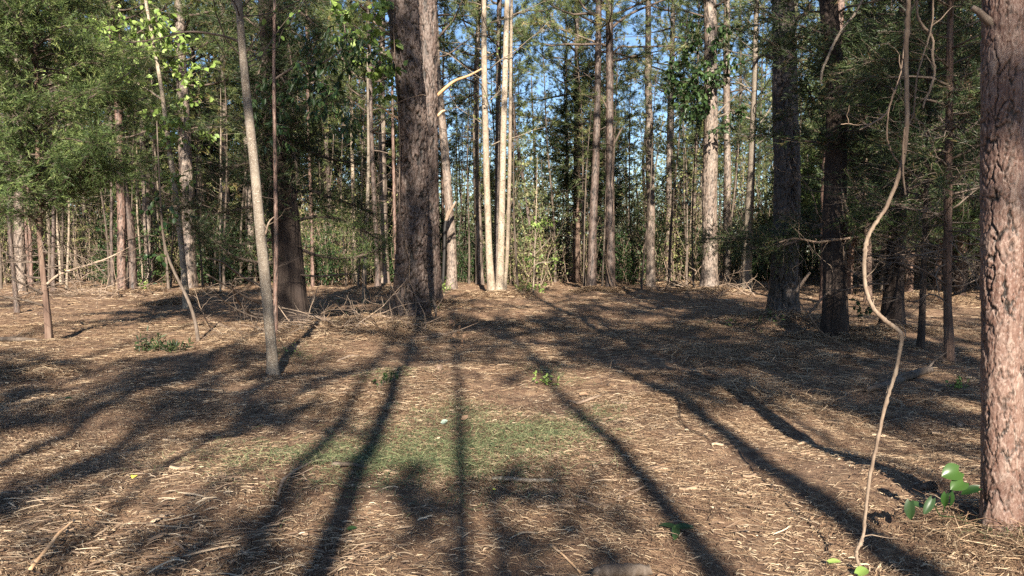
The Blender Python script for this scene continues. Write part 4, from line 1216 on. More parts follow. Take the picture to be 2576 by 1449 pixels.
GS = ground_stick
GS('log', 'reddish bark log lying at the bottom edge of the photo', 'log', [(1480, 1447), (1530, 1443), (1590, 1438), (1640, 1432)], [22, 32, 34, 26], 'bark_sapling', sides=16, rough=.004)
GS('log', 'half buried brown log lying left of the near right pine', 'log', [(2180, 988), (2220, 982), (2270, 968), (2325, 955), (2340, 952)], [14, 18, 20, 19, 15], 'bark_sapling', 2, sides=12)
GS('log', 'fallen reddish log at the left edge beside the bushy green cedar', 'log', [(-40, 852), (10, 853), (60, 855), (108, 852)], [11, 11, 11, 8], 'bark_sapling', 1, sides=12)
GS('stick', 'pale barkless stick lying level in the middle foreground', 'stick', [(1238, 1218), (1280, 1216), (1330, 1217), (1392, 1216)], [11, 12, 11, 8], 'bark_hard', 0)
GS('stick', 'straight brown stick slanting out of the lower left corner', 'stick', [(75, 1450), (110, 1422), (150, 1388), (188, 1358)], [11, 10, 9, 6], 'wood_orange', 0, lift=[0, .03, .05, .06])
GS('branch', 'crooked dead branch with side twigs lying at the left edge of the grass patch', 'branch', [(700, 1275), (712, 1245), (745, 1220), (790, 1195), (815, 1175)], [8, 9, 8, 7, 4], 'wood_dead', 4, seed=151)
GS('stick', 'grey log-like stick lying in the shaded grass patch', 'stick', [(835, 1200), (880, 1196), (920, 1197)], [11, 12, 9], 'bark_sapling')
GS('stick', 'curved pale stick in the middle of the sunny strip', 'stick', [(1430, 1000), (1455, 1012), (1490, 1008), (1512, 1000)], [5, 7, 7, 5], 'wood_dead', 1)
GS('stick', 'wavy pale stick right of the curved pale stick', 'stick', [(1540, 1018), (1555, 1025), (1575, 1022), (1595, 1028)], [4, 6, 6, 3], 'wood_dead', 1)
GS('stick', 'long splintered stick in the right middle foreground by the trunk shadow', 'stick', [(1555, 1262), (1580, 1255), (1620, 1240)], [4, 8, 6], 'wood_dead', 2)
GS('stick', 'thin straight stick left of the splintered stick in the lower middle', 'stick', [(1352, 1287), (1400, 1285), (1450, 1286)], [5, 6, 5], 'wood_dead')
GS('stick', 'pale forked stick below the grass patch slanting right', 'stick', [(1460, 1262), (1490, 1274), (1525, 1282)], [8, 6, 5], 'wood_dead', 2)
GS('stick', 'twig slanting down right from the thin straight stick', 'stick', [(1385, 1370), (1420, 1400), (1460, 1440)], [6, 6, 5], 'wood_orange')
GS('stick', 'thin twig slanting in front of the grass patch left half', 'stick', [(890, 1150), (930, 1120), (960, 1100)], [4, 4, 3], 'wood_dead')
GS('stick', 'bent pale stick lying left of the foot of the big shaggy brush', 'stick', [(850, 905), (880, 897), (905, 893)], [5, 6, 4], 'wood_dead')
GS('stick', 'white rotten stick at the foot of the shaggy cedar', 'stick', [(1988, 862), (2010, 858), (2045, 858)], [5, 6, 4], 'bark_pale')
GS('branch', 'dark arched branch lying at the foot of the broad middle pine', 'branch', [(980, 778), (1000, 770), (1025, 752), (1050, 748), (1080, 765), (1096, 785), (1097, 815)], [8, 8, 7, 7, 7, 6, 4], 'bark_sapling', 2, lift=[0, .1, .3, .36, .25, .1, 0], seed=152)
for i, (px, py, ln, an, lb) in enumerate([
        (1805, 1135, 32, .1, 'chunky pale wood chip lying between the trunk shadows at right'), (530, 992, 62, .05, 'long pale bark strip left of the centre foreground'),
        (740, 1152, 50, .08, 'bright pale wood splinter at the left end of the grass patch'), (455, 1213, 62, -.25, 'frayed pale wood splinter in the left foreground sun'),
        (1640, 1187, 60, .05, 'brown wood slab lying right of the grass patch'), (1665, 1192, 40, .12, 'pale splinter beside the brown wood slab'),
        (2100, 1050, 55, -.3, 'pale bark flake left of the hanging vine'), (2210, 1080, 34, .0, 'short pale splinter right of the hanging vine'),
        (2370, 1075, 50, -.1, 'long pale splinter left of the near right pine'), (1885, 1198, 36, .1, 'pale wood chunk left of the hanging vine foot'),
        (1595, 1222, 36, .1, 'slim pale splinter lying in the middle right foreground'), (1530, 1056, 30, .1, 'small pale splinter at the edge of the second trunk shadow'),
        (1080, 1112, 48, -.15, 'pale splinter crossing the narrow middle trunk shadow'), (985, 1210, 40, -.1, 'bright flake below the grass patch'),
        (430, 1100, 40, .2, 'brown bark flake on the shaded left ground'), (1870, 1255, 34, .12, 'pale splinter in the right foreground sun'),
        (1730, 1245, 44, -.05, 'slim splinter right of the splintered stick'), (2020, 1108, 34, .15, 'pale curled flake on the shaded right ground'),
        (1270, 930, 36, -.1, 'pale strip in the sunny spot of the middle ground'), (1590, 800, 44, .0, 'pale flat chip on the far clearing floor')]):
    g = gp(px, py)
    mb = MB(160 + i)
    L = wpx(ln, g[1])
    W = L * .2
    zb = float(H(g[0], g[1]))
    n = 9
    t = np.linspace(-.5, .5, n)
    w = W * (.35 + .65 * np.cos(t * 2.6)) * (1 + .08 * mb.r.randn(n)) / 2
    ca, sa = math.cos(an), math.sin(an)
    top = []
    for s in range(n):
        cx, cy = g[0] + t[s] * L * ca, g[1] + t[s] * L * sa
        z = zb + .018 + .006 * math.sin(s * .6 + i)
        top.append([(cx + w[s] * sa, cy - w[s] * ca, z), (cx - w[s] * sa, cy + w[s] * ca, z + .006), (cx - w[s] * sa, cy + w[s] * ca, z - .012), (cx + w[s] * sa, cy - w[s] * ca, z - .014)])
    V = np.array(top).reshape(-1, 3)
    ii = np.arange(n - 1)[:, None] * 4
    j = np.arange(4)[None, :]
    Q = np.stack([ii + j, ii + (j + 1) % 4, ii + 4 + (j + 1) % 4, ii + 4 + j], -1).reshape(-1, 4)
    mb.add(V, Q, 0, tone=.35 + .4 * mb.r.rand())
    tag(mb.build('wood_splinter', M['chip'], None, (g[0], g[1], zb), smooth=False), lb, 'wood chip', 'larger wood splinters on the ground')


def pine_cone(px, py, L, label, an=.3):
    g = gp(px, py)
    zb = float(H(g[0], g[1]))
    mb = MB(int(px))
    R = L * .3
    ca, sa = math.cos(an), math.sin(an)
    body = [np.array([g[0] + ca * (s - .5) * L, g[1] + sa * (s - .5) * L, zb + R * .9]) for s in np.linspace(0, 1, 7)]
    mb.tube(body, R * .55 * np.array([.5, .9, 1, .95, .8, .5, .15]), 10)
    for k in range(110):
        s = (k + .5) / 110
        a = k * 2.4
        rr = R * math.sin(math.pi * min(.98, .12 + .84 * (1 - s) ** .8)) * 1.05
        ax = np.array([ca, sa, 0])
        sd = np.array([-sa, ca, 0])
        up = np.array([0, 0, 1.0])
        o = math.cos(a) * sd + math.sin(a) * up
        c = np.array([g[0], g[1], zb + R * .9]) + ax * (s - .5) * L
        tn = np.cross(ax, o)
        b = c + o * rr * .4
        tip = c + o * rr + ax * L * .04
        w = R * .17
        mb.add([b - tn * w * .5, b + tn * w * .5, tip + tn * w, tip - tn * w, tip + ax * L * .045 + o * rr * .06], [[0, 1, 2, 3]], 0)
        mb.Fc.append((np.array([[mb.n - 3, mb.n - 2, mb.n - 1]]), 0))
    return tag(mb.build('pine_cone', M['cone'], None, (g[0], g[1], zb), smooth=False), label, 'pine cone', 'pine cones on the straw')


pine_cone(2335, 1240, .11, 'open pine cone lying beside the glossy green leaves', .2)
pine_cone(2260, 905, .12, 'pine cone lying right of the vine on the shaded straw')
pine_cone(2375, 912, .12, 'pine cone by the foot of the slim reddish cedar', .8)
pine_cone(2130, 915, .12, 'pine cone in the dark straw left of the hanging vine', .1)
pine_cone(2415, 1065, .11, 'pine cone half sunk in straw left of the near right pine', 1.1)
pine_cone(1105, 945, .12, 'dark pine cone in the narrow middle trunk shadow', 1.4)


# broad green smilax plant by the near pine
def broad_leaf(mb, base, d, nrm, L, W, mat=0):
    d = unit(d)
    s = unit(np.cross(d, nrm))
    nrm = np.cross(s, d)
    n, m = 9, 7
    V = []
    for i in range(n):
        t = i / (n - 1)
        w = W * .5 * (math.sin(math.pi * (t * .86 + .12)) ** .75) * (1 if i < n - 1 else .02)
        for j in range(m):
            v = j / (m - 1) * 2 - 1
            back = -.16 * L * (abs(v) ** 1.5) * (1 - t) ** 3
            V.append(np.asarray(base) + d * (L * t + back) + s * w * v + nrm * (w * .35 * abs(v) ** 1.4 + .02 * L * math.sin(v * 9) * (1 - t) - .3 * L * t * t))
    i = np.arange(n - 1)[:, None] * m
    j = np.arange(m - 1)[None, :]
    Q = np.stack([i + j, i + j + 1, i + m + j + 1, i + m + j], -1).reshape(-1, 4)
    mb.add(np.array(V), Q, mat, tone=mb.r.rand())


gs = gp(2440, 1300)
ysx = 3.95
root = empty('plant', (gs[0], gs[1], float(H(gs[0], gs[1]))), 'low plant with broad glossy heart-shaped green leaves beside the near right pine', 'plant')
bl = np.array(root.location)
mb = MB(181)
px_tube(mb, [(2462, 1240), (2420, 1215), (2400, 1225), (2385, 1250), (2372, 1290)], ysx - .05, [4, 4, 4, 4, 3], 6)
px_tube(mb, [(2400, 1300), (2365, 1296), (2345, 1262), (2322, 1276), (2290, 1264)], ysx - .1, [3, 3, 3, 3, 2], 6)
mb.build('stem', M['leaf_smilax'], root, bl)
for i, (px, py, L, W, d, nr) in enumerate([(2412, 1185, .105, .11, (-1, -.25, -.12), (.15, -.8, .7)), (2424, 1212, .10, .09, (-1, -.5, -.2), (.0, -.7, .75)), (2462, 1228, .10, .055, (-1, .1, -.25), (.1, -.5, .8)),
                                           (2392, 1240, .085, .05, (.1, -.2, -1), (.5, -.8, .1)), (2380, 1242, .08, .045, (-.25, -.1, -1), (-.8, -.6, .1)), (2322, 1275, .10, .055, (-.9, -.2, .4), (.4, -.3, .8)), (2290, 1262, .1, .06, (-.2, -.3, -.8), (-.6, -.6, .4)), (2345, 1255, .1, .05, (-.6, -.4, -.7), (-.3, -.8, .3))]):
    mb = MB(182 + i)
    broad_leaf(mb, at(px, py, ysx - .05 - .02 * i), d, np.array(nr), L * .88, W * .88)
    mb.build('leaf', M['leaf_smilax' if i < 5 else 'leaf_dark'], root, bl)


def ground_leaf(px, py, L, W, mat, label, ang=0.0, n=1, cat='leaf', tilt=.25):
    g = gp(px, py)
    zb = float(H(g[0], g[1]))
    mb = MB(int(px * 3 + py))
    for k in range(n):
        a = ang + k * 2.1
        broad_leaf(mb, (g[0], g[1], zb + .03), (math.cos(a), math.sin(a), tilt), np.array([.2, -.4, 1.0]), L, W)
    return tag(mb.build('leaf', M[mat], None, (g[0], g[1], zb)), label, cat)


ground_leaf(335, 1240, .028, .014, 'yellow', 'small bright yellow leaf on the left foreground straw', .3, 2, tilt=.9)
ground_leaf(1242, 1242, .022, .018, 'yellow', 'tiny yellow leaf below the pale barkless stick', 1.0)
ground_leaf(1112, 1064, .055, .05, 'palegreen', 'pale greyish upturned leaf above the grass patch', .2, tilt=.8)
ground_leaf(1700, 1345, .12, .045, 'leaf_dark', 'dark green leaf sprig lying in the wide trunk shadow', .3, 5, tilt=.12)
ground_leaf(2085, 1418, .06, .03, 'leaf_light', 'fresh green leaf in the lower right foreground', .0)
ground_leaf(2158, 1444, .07, .05, 'leaf_light', 'green leaf at the very bottom by the vine root', .4, tilt=.4)
ground_leaf(875, 1324, .05, .03, 'leaf_dark', 'dark green leaf lying in the lower left trunk shadow', .4)
ground_leaf(1165, 1055, .07, .05, 'dead_leaf', 'dry brown leaf right of the pale upturned leaf', .9, tilt=.7)
ground_leaf(1460, 990, .09, .05, 'dead_leaf', 'dry tan leaf beside the curved pale stick', .2)
ground_leaf(165, 1022, .06, .03, 'leaf_dark', 'dark leaf on the shaded left ground', .2)


def sprout(px, py, hpx, label, leafmat, n=6, L=.08, W=.05, stem='twig', spread=.2, seed=1, cat='plant', name='plant', tw=.004):
    g = gp(px, py)
    zb = float(H(g[0], g[1]))
    h = wpx(hpx, g[1])
    root = empty(name, (g[0], g[1], zb), label, cat)
    mb = MB(seed)
    r = mb.r
    S = MB(seed + 1)
    for k in range(n):
        e = limb_path((g[0] + .04 * r.randn(), g[1] + .04 * r.randn(), zb - .02), (spread * r.randn(), spread * r.randn(), 1), h * (.5 + .6 * r.rand()), 5, .15, r)
        S.tube(e, np.linspace(tw, tw * .4, 6), 4, 0, cap=False)
        m = 6
        t = 1.5 + r.rand(m) * 3.49
        i = t.astype(int)
        B = e[i] + (e[i + 1] - e[i]) * (t - i)[:, None]
        mb.leaves(B, np.repeat((e[-1] - e[0])[None, :], m, 0) + r.randn(m, 3) * h, L, W, 0)
    S.build('stem', M[stem], root, (g[0], g[1], zb))
    if leafmat:
        mb.build('foliage', M[leafmat], root, (g[0], g[1], zb))
    return root


sprout(1160, 885, 130, 'single thin sprout with brownish leaves right of the broad middle pine', 'dead_leaf', 2, .09, .06, seed=191, spread=.03)
sprout(1378, 958, 40, 'low tangle of small green leaves in the middle ground', 'leaf_light', 10, .05, .03, seed=192, spread=.5)
sprout(1512, 965, 70, 'thin bare forked twig standing in the right middle ground', None, 3, seed=193, spread=.2)
sprout(968, 985, 45, 'small green weed on the left edge of the trunk shadow', 'leaf_dark', 8, .05, .03, seed=194, spread=.5)
sprout(385, 877, 60, 'flattened dark green cedar sprig on the left ground', 'cedar_dark', 26, .10, .025, seed=195, spread=1.0)
sprout(430, 880, 50, 'second dark fallen greenery clump beside the bowed sapling', 'cedar_dark', 26, .10, .025, seed=196, spread=1.2)
sprout(1115, 740, 45, 'sunlit green weeds at the foot of the leaning pale-footed pine', 'leaf_light', 18, .07, .04, seed=197, spread=.5)
sprout(1312, 745, 34, 'yellowish weeds by the straw mound of the three-stemmed tree', 'leaf_thicket', 22, .08, .04, seed=198, spread=.6)
sprout(360, 735, 26, 'bright weeds beside the foot of the twin pines', 'leaf_light', 14, .08, .05, seed=199, spread=.5)
sprout(2410, 985, 40, 'low green seedlings in the straw left of the near right pine', 'leaf_light', 9, .04, .025, seed=200, spread=.6)
sprout(2165, 840, 110, 'dark leafy shoot at the foot of the shaggy cedar', 'leaf_dark', 6, .09, .06, seed=201, spread=.3)
sprout(740, 905, 70, 'wispy green shoot right of the slender grey hardwood', 'leaf_light', 4, .03, .015, seed=202, spread=.3)


def brush(px, py, sx, sy, n, Ls, label, seed, up=.25, mat='twig', w=.009, leaf=None):
    g = gp(px, py)
    zb = float(H(g[0], g[1]))
    base = (g[0], g[1], zb)
    root = empty('brush_pile', base, label, 'brush pile')
    r = np.random.RandomState(seed)
    for k in range(n):
        mb = MB(seed + k)
        p = np.array([g[0] + sx * r.randn(), g[1] + sy * r.randn(), 0])
        p[2] = H(p[0], p[1]) + .02
        e = limb_path(p, (r.randn(), .6 * r.randn(), up * abs(r.randn())), Ls * (.4 + .9 * r.rand()), 6, .16, r, -.03)
        e[:, 2] = np.maximum(e[:, 2], H(e[:, 0], e[:, 1]) + .01)
        mb.tube(e, np.linspace(w * (.4 + .9 * r.rand()), w * .2, 7), 5, 0)
        for q in range(4):
            f = limb_path(e[1 + q], unit(e[-1] - e[0]) + .7 * r.randn(3), Ls * .3 * r.rand() + .1, 4, .25, r)
            mb.tube(f, np.linspace(w * .35, w * .15, 5), 3, 0, cap=False)
            if leaf and r.rand() < .4:
                mb.leaves(f[2:], f[2:] - f[0], .07, .03, 1)
        mb.build('branch', [M[mat]] + ([M[leaf]] if leaf else []), root, base)
    return root


brush(850, 835, .9, .5, 60, 1.2, 'tangle of dead branches between the massive dark cedar and the broad middle pine', 211, .35, 'wood_dead', .011)
brush(920, 800, .6, .6, 30, 1.0, 'leafy brush heap just left of the broad middle pine', 212, .6, 'twig', .009, 'leaf_dark')
brush(640, 850, .6, .4, 26, .9, 'dark twig heap behind the slender grey hardwood', 213, .3, 'twig', .008)
brush(1745, 730, .8, .6, 30, 1.3, 'pale broken branches heaped left of the ivy-clad pine', 214, .4, 'wood_dead', .03)
brush(2060, 830, .5, .4, 22, .9, 'dark twigs heaped at the foot of the thick blackish pine', 215, .4, 'twig', .008)
brush(1855, 742, .8, .5, 22, 1.3, 'yellowish cut branches right of the ivy-clad pine', 216, .3, 'wood_dead', .018)
brush(1890, 830, .35, .3, 22, .6, 'small dark brush heap left of the thick blackish pine', 217, .6, 'twig', .007, 'leaf_dark')
brush(230, 745, 1.6, .8, 40, 1.5, 'dead branches strewn behind the bushy green cedar', 218, .4, 'wood_dead', .018)

# ================================================================== WOODS BEHIND (copies)
NAMED.sort()


def between(px):
    l = [p for b, p in NAMED if b <= px]
    r = [p for b, p in NAMED if b > px]
    if not l:
        return 'left of ' + r[0]
    if not r:
        return 'right of ' + l[-1]
    return 'between %s and %s' % (l[-1], r[0])


def proto_pine(seed, Ht, r0, z0, rmax, n, bark, leaf='needle', dens=.9):
    root = empty('pine_tree', (0, 0, 0))
    mb = MB(seed)
    zs = np.concatenate([[-.3], np.arange(0, Ht, .25), [Ht]])
    a, b = mb.r.rand(2) * 6
    lx = .25 * mb.r.randn()
    xs = .10 * np.sin(zs * .35 + a) + lx * (zs / Ht)
    ys = .10 * np.sin(zs * .3 + b)
    xs, ys = xs - xs[1], ys - ys[1]
    trunk_mesh(mb, zs, xs, ys, np.interp(zs, [0, Ht], [r0, .03]), 16, 'pine', (.09, .2), .012, .3, .3)
    mb.build('trunk', M[bark], root)
    ax = lambda z: (float(np.interp(z, zs, xs)), float(np.interp(z, zs, ys)))
    c = pine_crown(seed + 1, ax, z0, Ht, rmax, n, dens=dens * .8, nl=.23, nw=.021, per=16, dead=12, dead_z=(z0 * .35, z0))
    c.build('crown', [M['twig'], M[leaf]], root)
    return root


def proto_sapling(seed, Ht, r0, ntuft, leaf='needle', bark='bark_sapling', lean=.5):
    root = empty('sapling', (0, 0, 0))
    mb = MB(seed)
    r = mb.r
    zs = np.concatenate([[-.2], np.arange(0, Ht, .3), [Ht]])
    a = r.rand() * 6
    lx = lean * r.randn()
    xs = lx * (zs / Ht) ** 1.4 + .06 * np.sin(zs * .8 + a)
    ys = .06 * np.sin(zs * .7 + a * 2)
    xs, ys = xs - xs[1], ys - ys[1]
    trunk_mesh(mb, zs, xs, ys, np.interp(zs, [0, Ht], [r0, .008]), 8, 'smooth', flare=.15)
    mb.build('trunk', M[bark], root)
    c = MB(seed + 1)
    r = c.r
    TC, TD = [], []
    for k in range(ntuft):
        u = r.rand() ** .6
        z = Ht * (.12 + .88 * u)
        x, y = float(np.interp(z, zs, xs)), float(np.interp(z, zs, ys))
        az = r.rand() * 6.28
        L = (.25 + .9 * r.rand()) * (1.25 - u * .7)
        e = limb_path((x, y, z), (math.cos(az), math.sin(az), .35 * r.rand() + .05), L, 4, .2, r, .03)
        c.tube(e, np.linspace(.008, .003, 5), 3, 0, cap=False)
        if r.rand() < (.15 + 1.0 * u):
            for q in (2, 3, 4):
                TC.append(e[q])
                TD.append(e[q] - e[q - 1])
    if leaf == 'needle' or leaf == 'needle_far':
        c.needles(np.array(TC), np.array(TD), 12, .16, .012, .8, 1)
    else:
        TC = np.repeat(np.array(TC), 4, 0)
        c.leaves(TC + .06 * r.randn(*TC.shape), np.repeat(np.array(TD), 4, 0), .09, .05, 1, jit=.6)
    c.build('crown', [M['twig'], M[leaf]], root)
    return root


def proto_thicket(seed, Ht, spread, nst, nleaf, leaf='leaf_thicket', Ls=.10):
    root = empty('shrub', (0, 0, 0))
    S, c = MB(seed), MB(seed + 1)
    r = S.r
    for k in range(nst):
        b = np.array([spread * .6 * r.randn(), spread * .6 * r.randn(), -.05])
        h = Ht * (.35 + .7 * r.rand())
        e = limb_path(b, (.22 * r.randn(), .22 * r.randn(), 1), h, 8, .09, r, .02)
        S.tube(e, np.linspace(.008 + .004 * h * .5, .004, 9), 4, 0, cap=False)
        for q in range(9):
            p = e[1 + int(r.rand() * 7.99)]
            f = limb_path(p, (r.randn(), r.randn(), .4 + .3 * r.randn()), .3 + .8 * r.rand(), 4, .22, r)
            S.tube(f, np.linspace(.005, .002, 5), 3, 0, cap=False)
            m = max(1, int(nleaf / (nst * 9)))
            t = r.rand(m) * 3.99
            i = t.astype(int)
            B = f[i] + (f[i + 1] - f[i]) * (t - i)[:, None] + .05 * r.randn(m, 3)
            c.leaves(B, np.repeat((f[-1] - f[0])[None, :], m, 0), Ls, Ls * .55, 0)
    S.build('stem', M['wood_dead'], root)
    c.build('foliage', M[leaf], root)
    return root


PINES = [proto_pine(301, 21, .17, 7.5, 3.4, 28, 'bark_pine_grey', 'needle_far'), proto_pine(303, 19, .13, 6.5, 3.0, 28, 'bark_pine'), proto_pine(305, 17, .10, 5.5, 2.6, 26, 'bark_pine_red', 'needle_far'),
         proto_pine(307, 23, .20, 9, 3.8, 28, 'bark_pine_grey', 'needle_far'), proto_pine(309, 14, .075, 4, 2.2, 26, 'bark_pine_grey', 'needle_far')]
SAPS = [proto_sapling(321, 9, .045, 90, lean=.8), proto_sapling(323, 11, .055, 110, lean=.9), proto_sapling(325, 7, .035, 34, 'leaf_thicket'), proto_sapling(327, 8, .04, 90, 'needle_far', 'bark_sapling', .8),
        proto_sapling(329, 6, .03, 40, 'leaf_thicket', 'bark_pale', .6), proto_sapling(331, 10, .05, 80, 'needle_far', 'bark_pale', .9)]
SHR = [proto_thicket(341, 3.6, .9, 34, 1700), proto_thicket(343, 4.6, 1.1, 38, 1900), proto_thicket(345, 2.4, .8, 26, 1400, 'leaf_thicket', .09), proto_thicket(347, 3.4, .8, 16, 3400, 'leaf_dark', .11), proto_thicket(349, 5.2, 1.0, 16, 2600, 'leaf_far', .13)]


def proto_cedar(seed, Ht, r0, z0, rmax, n, leaf):
    root = empty('cedar_tree', (0, 0, 0))
    mb = MB(seed)
    zs = np.concatenate([[-.2], np.arange(0, Ht, .2), [Ht]])
    xs = .12 * np.sin(zs * .5 + seed)
    xs = xs - xs[1]
    trunk_mesh(mb, zs, xs, 0 * zs, np.interp(zs, [0, Ht], [r0, .01]), 14, 'cedar', depth=.008, flare=.25)
    mb.build('trunk', M['bark_cedar'], root)
    c = cedar_crown(seed + 1, lambda z: (float(np.interp(z, zs, xs)), 0.0), z0, Ht - .2, rmax, n, dens=.75, L=.13, Wd=.026, slen=.22, dead=24, dead_z=(.8, z0 + .8))
    c.build('crown', [M['twig'], M[leaf]], root)
    return root


CED = [proto_cedar(361, 8, .09, 2.2, 2.0, 70, 'cedar'), proto_cedar(363, 10, .12, 3.0, 2.2, 80, 'cedar_dark'), proto_cedar(365, 6, .06, 1.2, 1.6, 60, 'cedar_dark')]


def put(proto, x, y, rz, sc, label, group, cat, used=set()):
    z = float(H(x, y)) - .02
    if proto.name not in used:
        used.add(proto.name)
        proto.location = (x, y, z)
        proto.rotation_euler = (0, 0, rz)
        proto.scale = (sc, sc, sc)
        return tag(proto, label, cat, group)
    return copy_tree(proto, (x, y, z), rz, sc, label, group, cat)


def px_of(x, y):
    return 1288 + x / y * F / K


rb = random.Random(99)
PW = {0: 'tall grey', 1: 'slim brown', 2: 'thin reddish', 3: 'tall pale', 4: 'young'}
placed = []


def far_enough(x, y, d):
    for a, b in placed:
        if (a - x) ** 2 + (b - y) ** 2 < d * d:
            return False
    placed.append((x, y))
    return True


n = 0
while n < 90:
    y = 31 + 34 * rb.random() ** .9
    px = -250 + 3076 * rb.random()
    if (1560 < px < 1720 and rb.random() < .85) or (1130 < px < 1480 and rb.random() < .45):
        continue
    x = (px - 1288) * K / F * y
    if not far_enough(x, y, 1.6):
        continue
    k = rb.choice([0, 1, 2, 3, 3, 4, 1])
    put(PINES[k], x, y, rb.random() * 6.28, .85 + .3 * rb.random(), '%s far pine %s' % (PW[k], between(px)), '%s pines %s' % (PW[k], between(px)), 'pine tree')
    n += 1
n = 0
SW = ['dark slender', 'tall dark slender', 'leafy olive', 'leaning feathery', 'small pale leafy', 'pale bare-stemmed']
while n < 270:
    y = 27.5 + 26 * rb.random() ** 1.1
    px = -250 + 3076 * rb.random()
    if 900 < px < 1420 and y < 31 and rb.random() < .8:
        continue
    if 700 < px < 1000 and y < 30:
        continue
    x = (px - 1288) * K / F * y
    if not far_enough(x, y, .45):
        continue
    k = rb.choice([0, 0, 1, 1, 2, 3, 3, 4, 5]) if px > 1500 else rb.choice([0, 1, 2, 3, 4, 5])
    put(SAPS[k], x, y, rb.random() * 6.28, .8 + .4 * rb.random(), '%s sapling far %s' % (SW[k], between(px)), '%s saplings %s' % (SW[k], between(px)), 'sapling')
    n += 1
n = 0
HW = ['twiggy olive', 'tall twiggy olive', 'low pale', 'dark evergreen', 'tall pale yellowish']
while n < 120:
    y = 31.5 + 20 * rb.random()
    px = -200 + 2976 * rb.random()
    x = (px - 1288) * K / F * y
    if not far_enough(x, y, .7):
        continue
    k = rb.choice([0, 1, 2, 3, 4, 0, 1, 3])
    put(SHR[k], x, y, rb.random() * 6.28, .8 + .5 * rb.random(), '%s shrub far %s' % (HW[k], between(px)), '%s shrubs %s' % (HW[k], between(px)), 'shrub')
    n += 1


n = 0
while n < 34:
    px = -200 + 2976 * rb.random() if rb.random() < .5 else -200 + 1250 * rb.random()
    y = 31 + 7 * rb.random()
    x = (px - 1288) * K / F * y
    if (930 < px < 1260 and y < 32) or not far_enough(x, y, .6):
        continue
    put(SHR[3], x, y, rb.random() * 6.28, .6 + .5 * rb.random(), '%s shrub far %s' % (HW[3], between(px)), '%s shrubs %s' % (HW[3], between(px)), 'shrub')
    n += 1
n = 0
CW = ['feathery green', 'tall dark', 'low dark bushy']
while n < 64:
    px = rb.choice([-250 + 1250 * rb.random(), -250 + 1250 * rb.random(), 1980 + 850 * rb.random(), -250 + 3076 * rb.random()])
    y = (21 if px > 2130 else 33) + 16 * rb.random()
    x = (px - 1288) * K / F * y
    if 1540 < px < 1740 and y < 45:
        continue
    if not far_enough(x, y, 1.3):
        continue
    k = rb.choice([0, 1, 2])
    put(CED[k], x, y, rb.random() * 6.28, .85 + .4 * rb.random(), '%s far cedar %s' % (CW[k], between(px)), '%s cedars %s' % (CW[k], between(px)), 'cedar tree')
    n += 1


def distant():
    mb = MB(401)
    r = mb.r
    for k in range(420):
        y = 58 + 70 * r.rand()
        x = (r.rand() * 2 - 1) * (.9 * y + 8)
        h = 9 + 9 * r.rand()
        P = np.array([[x, y, -.2], [x + .3 * r.randn(), y, h * .5], [x + .6 * r.randn(), y, h]])
        q = .05 + .12 * r.rand() ** 2
        mb.tube(P, [q, q * .8, q * .3], 5, int(r.rand() < .4))
    def spots(nC, p):
        y = 56 + 74 * r.rand(nC)
        x = (r.rand(nC) * 2 - 1) * (.9 * y + 8)
        top = 11 + 15 * np.abs(x / y + .05) + 2.5 * np.sin(x * .23) + 2 * np.sin(x * .61 + 2)
        return np.stack([x, y, .3 + r.rand(nC) ** p * top], 1)
    C = spots(8000, 1.6)
    m = 26
    B = (C[:, None, :] + np.array([1.2, 1.2, .9]) * r.randn(len(C), m, 3) * .8).reshape(-1, 3)
    B = B[B[:, 2] > .05]
    mb.leaves(B, r.randn(len(B), 3), .30, .16, 2)
    C = spots(9000, 1.1)
    C = (C[:, None, :] + np.array([.8, .8, .45]) * r.randn(len(C), 5, 3)).reshape(-1, 3)
    mb.needles(C, r.randn(len(C), 3) + np.array([0, 0, .5]), 9, .42, .06, .9, 2)
    for k in range(260):
        p = spots(1, 1.0)[0]
        e = limb_path((p[0], p[1], 0), (.3 * r.randn(), .2, 1), 3 + 6 * r.rand(), 6, .12, r)
        mb.tube(e, np.linspace(.06, .015, 7), 4, 1)
    o = mb.build('distant_woods', [M['bark_sapling'], M['bark_hard'], M['leaf_far']])
    tag(o, 'pale sunlit mass of distant woods closing the view', 'woods', kind='stuff')


distant()

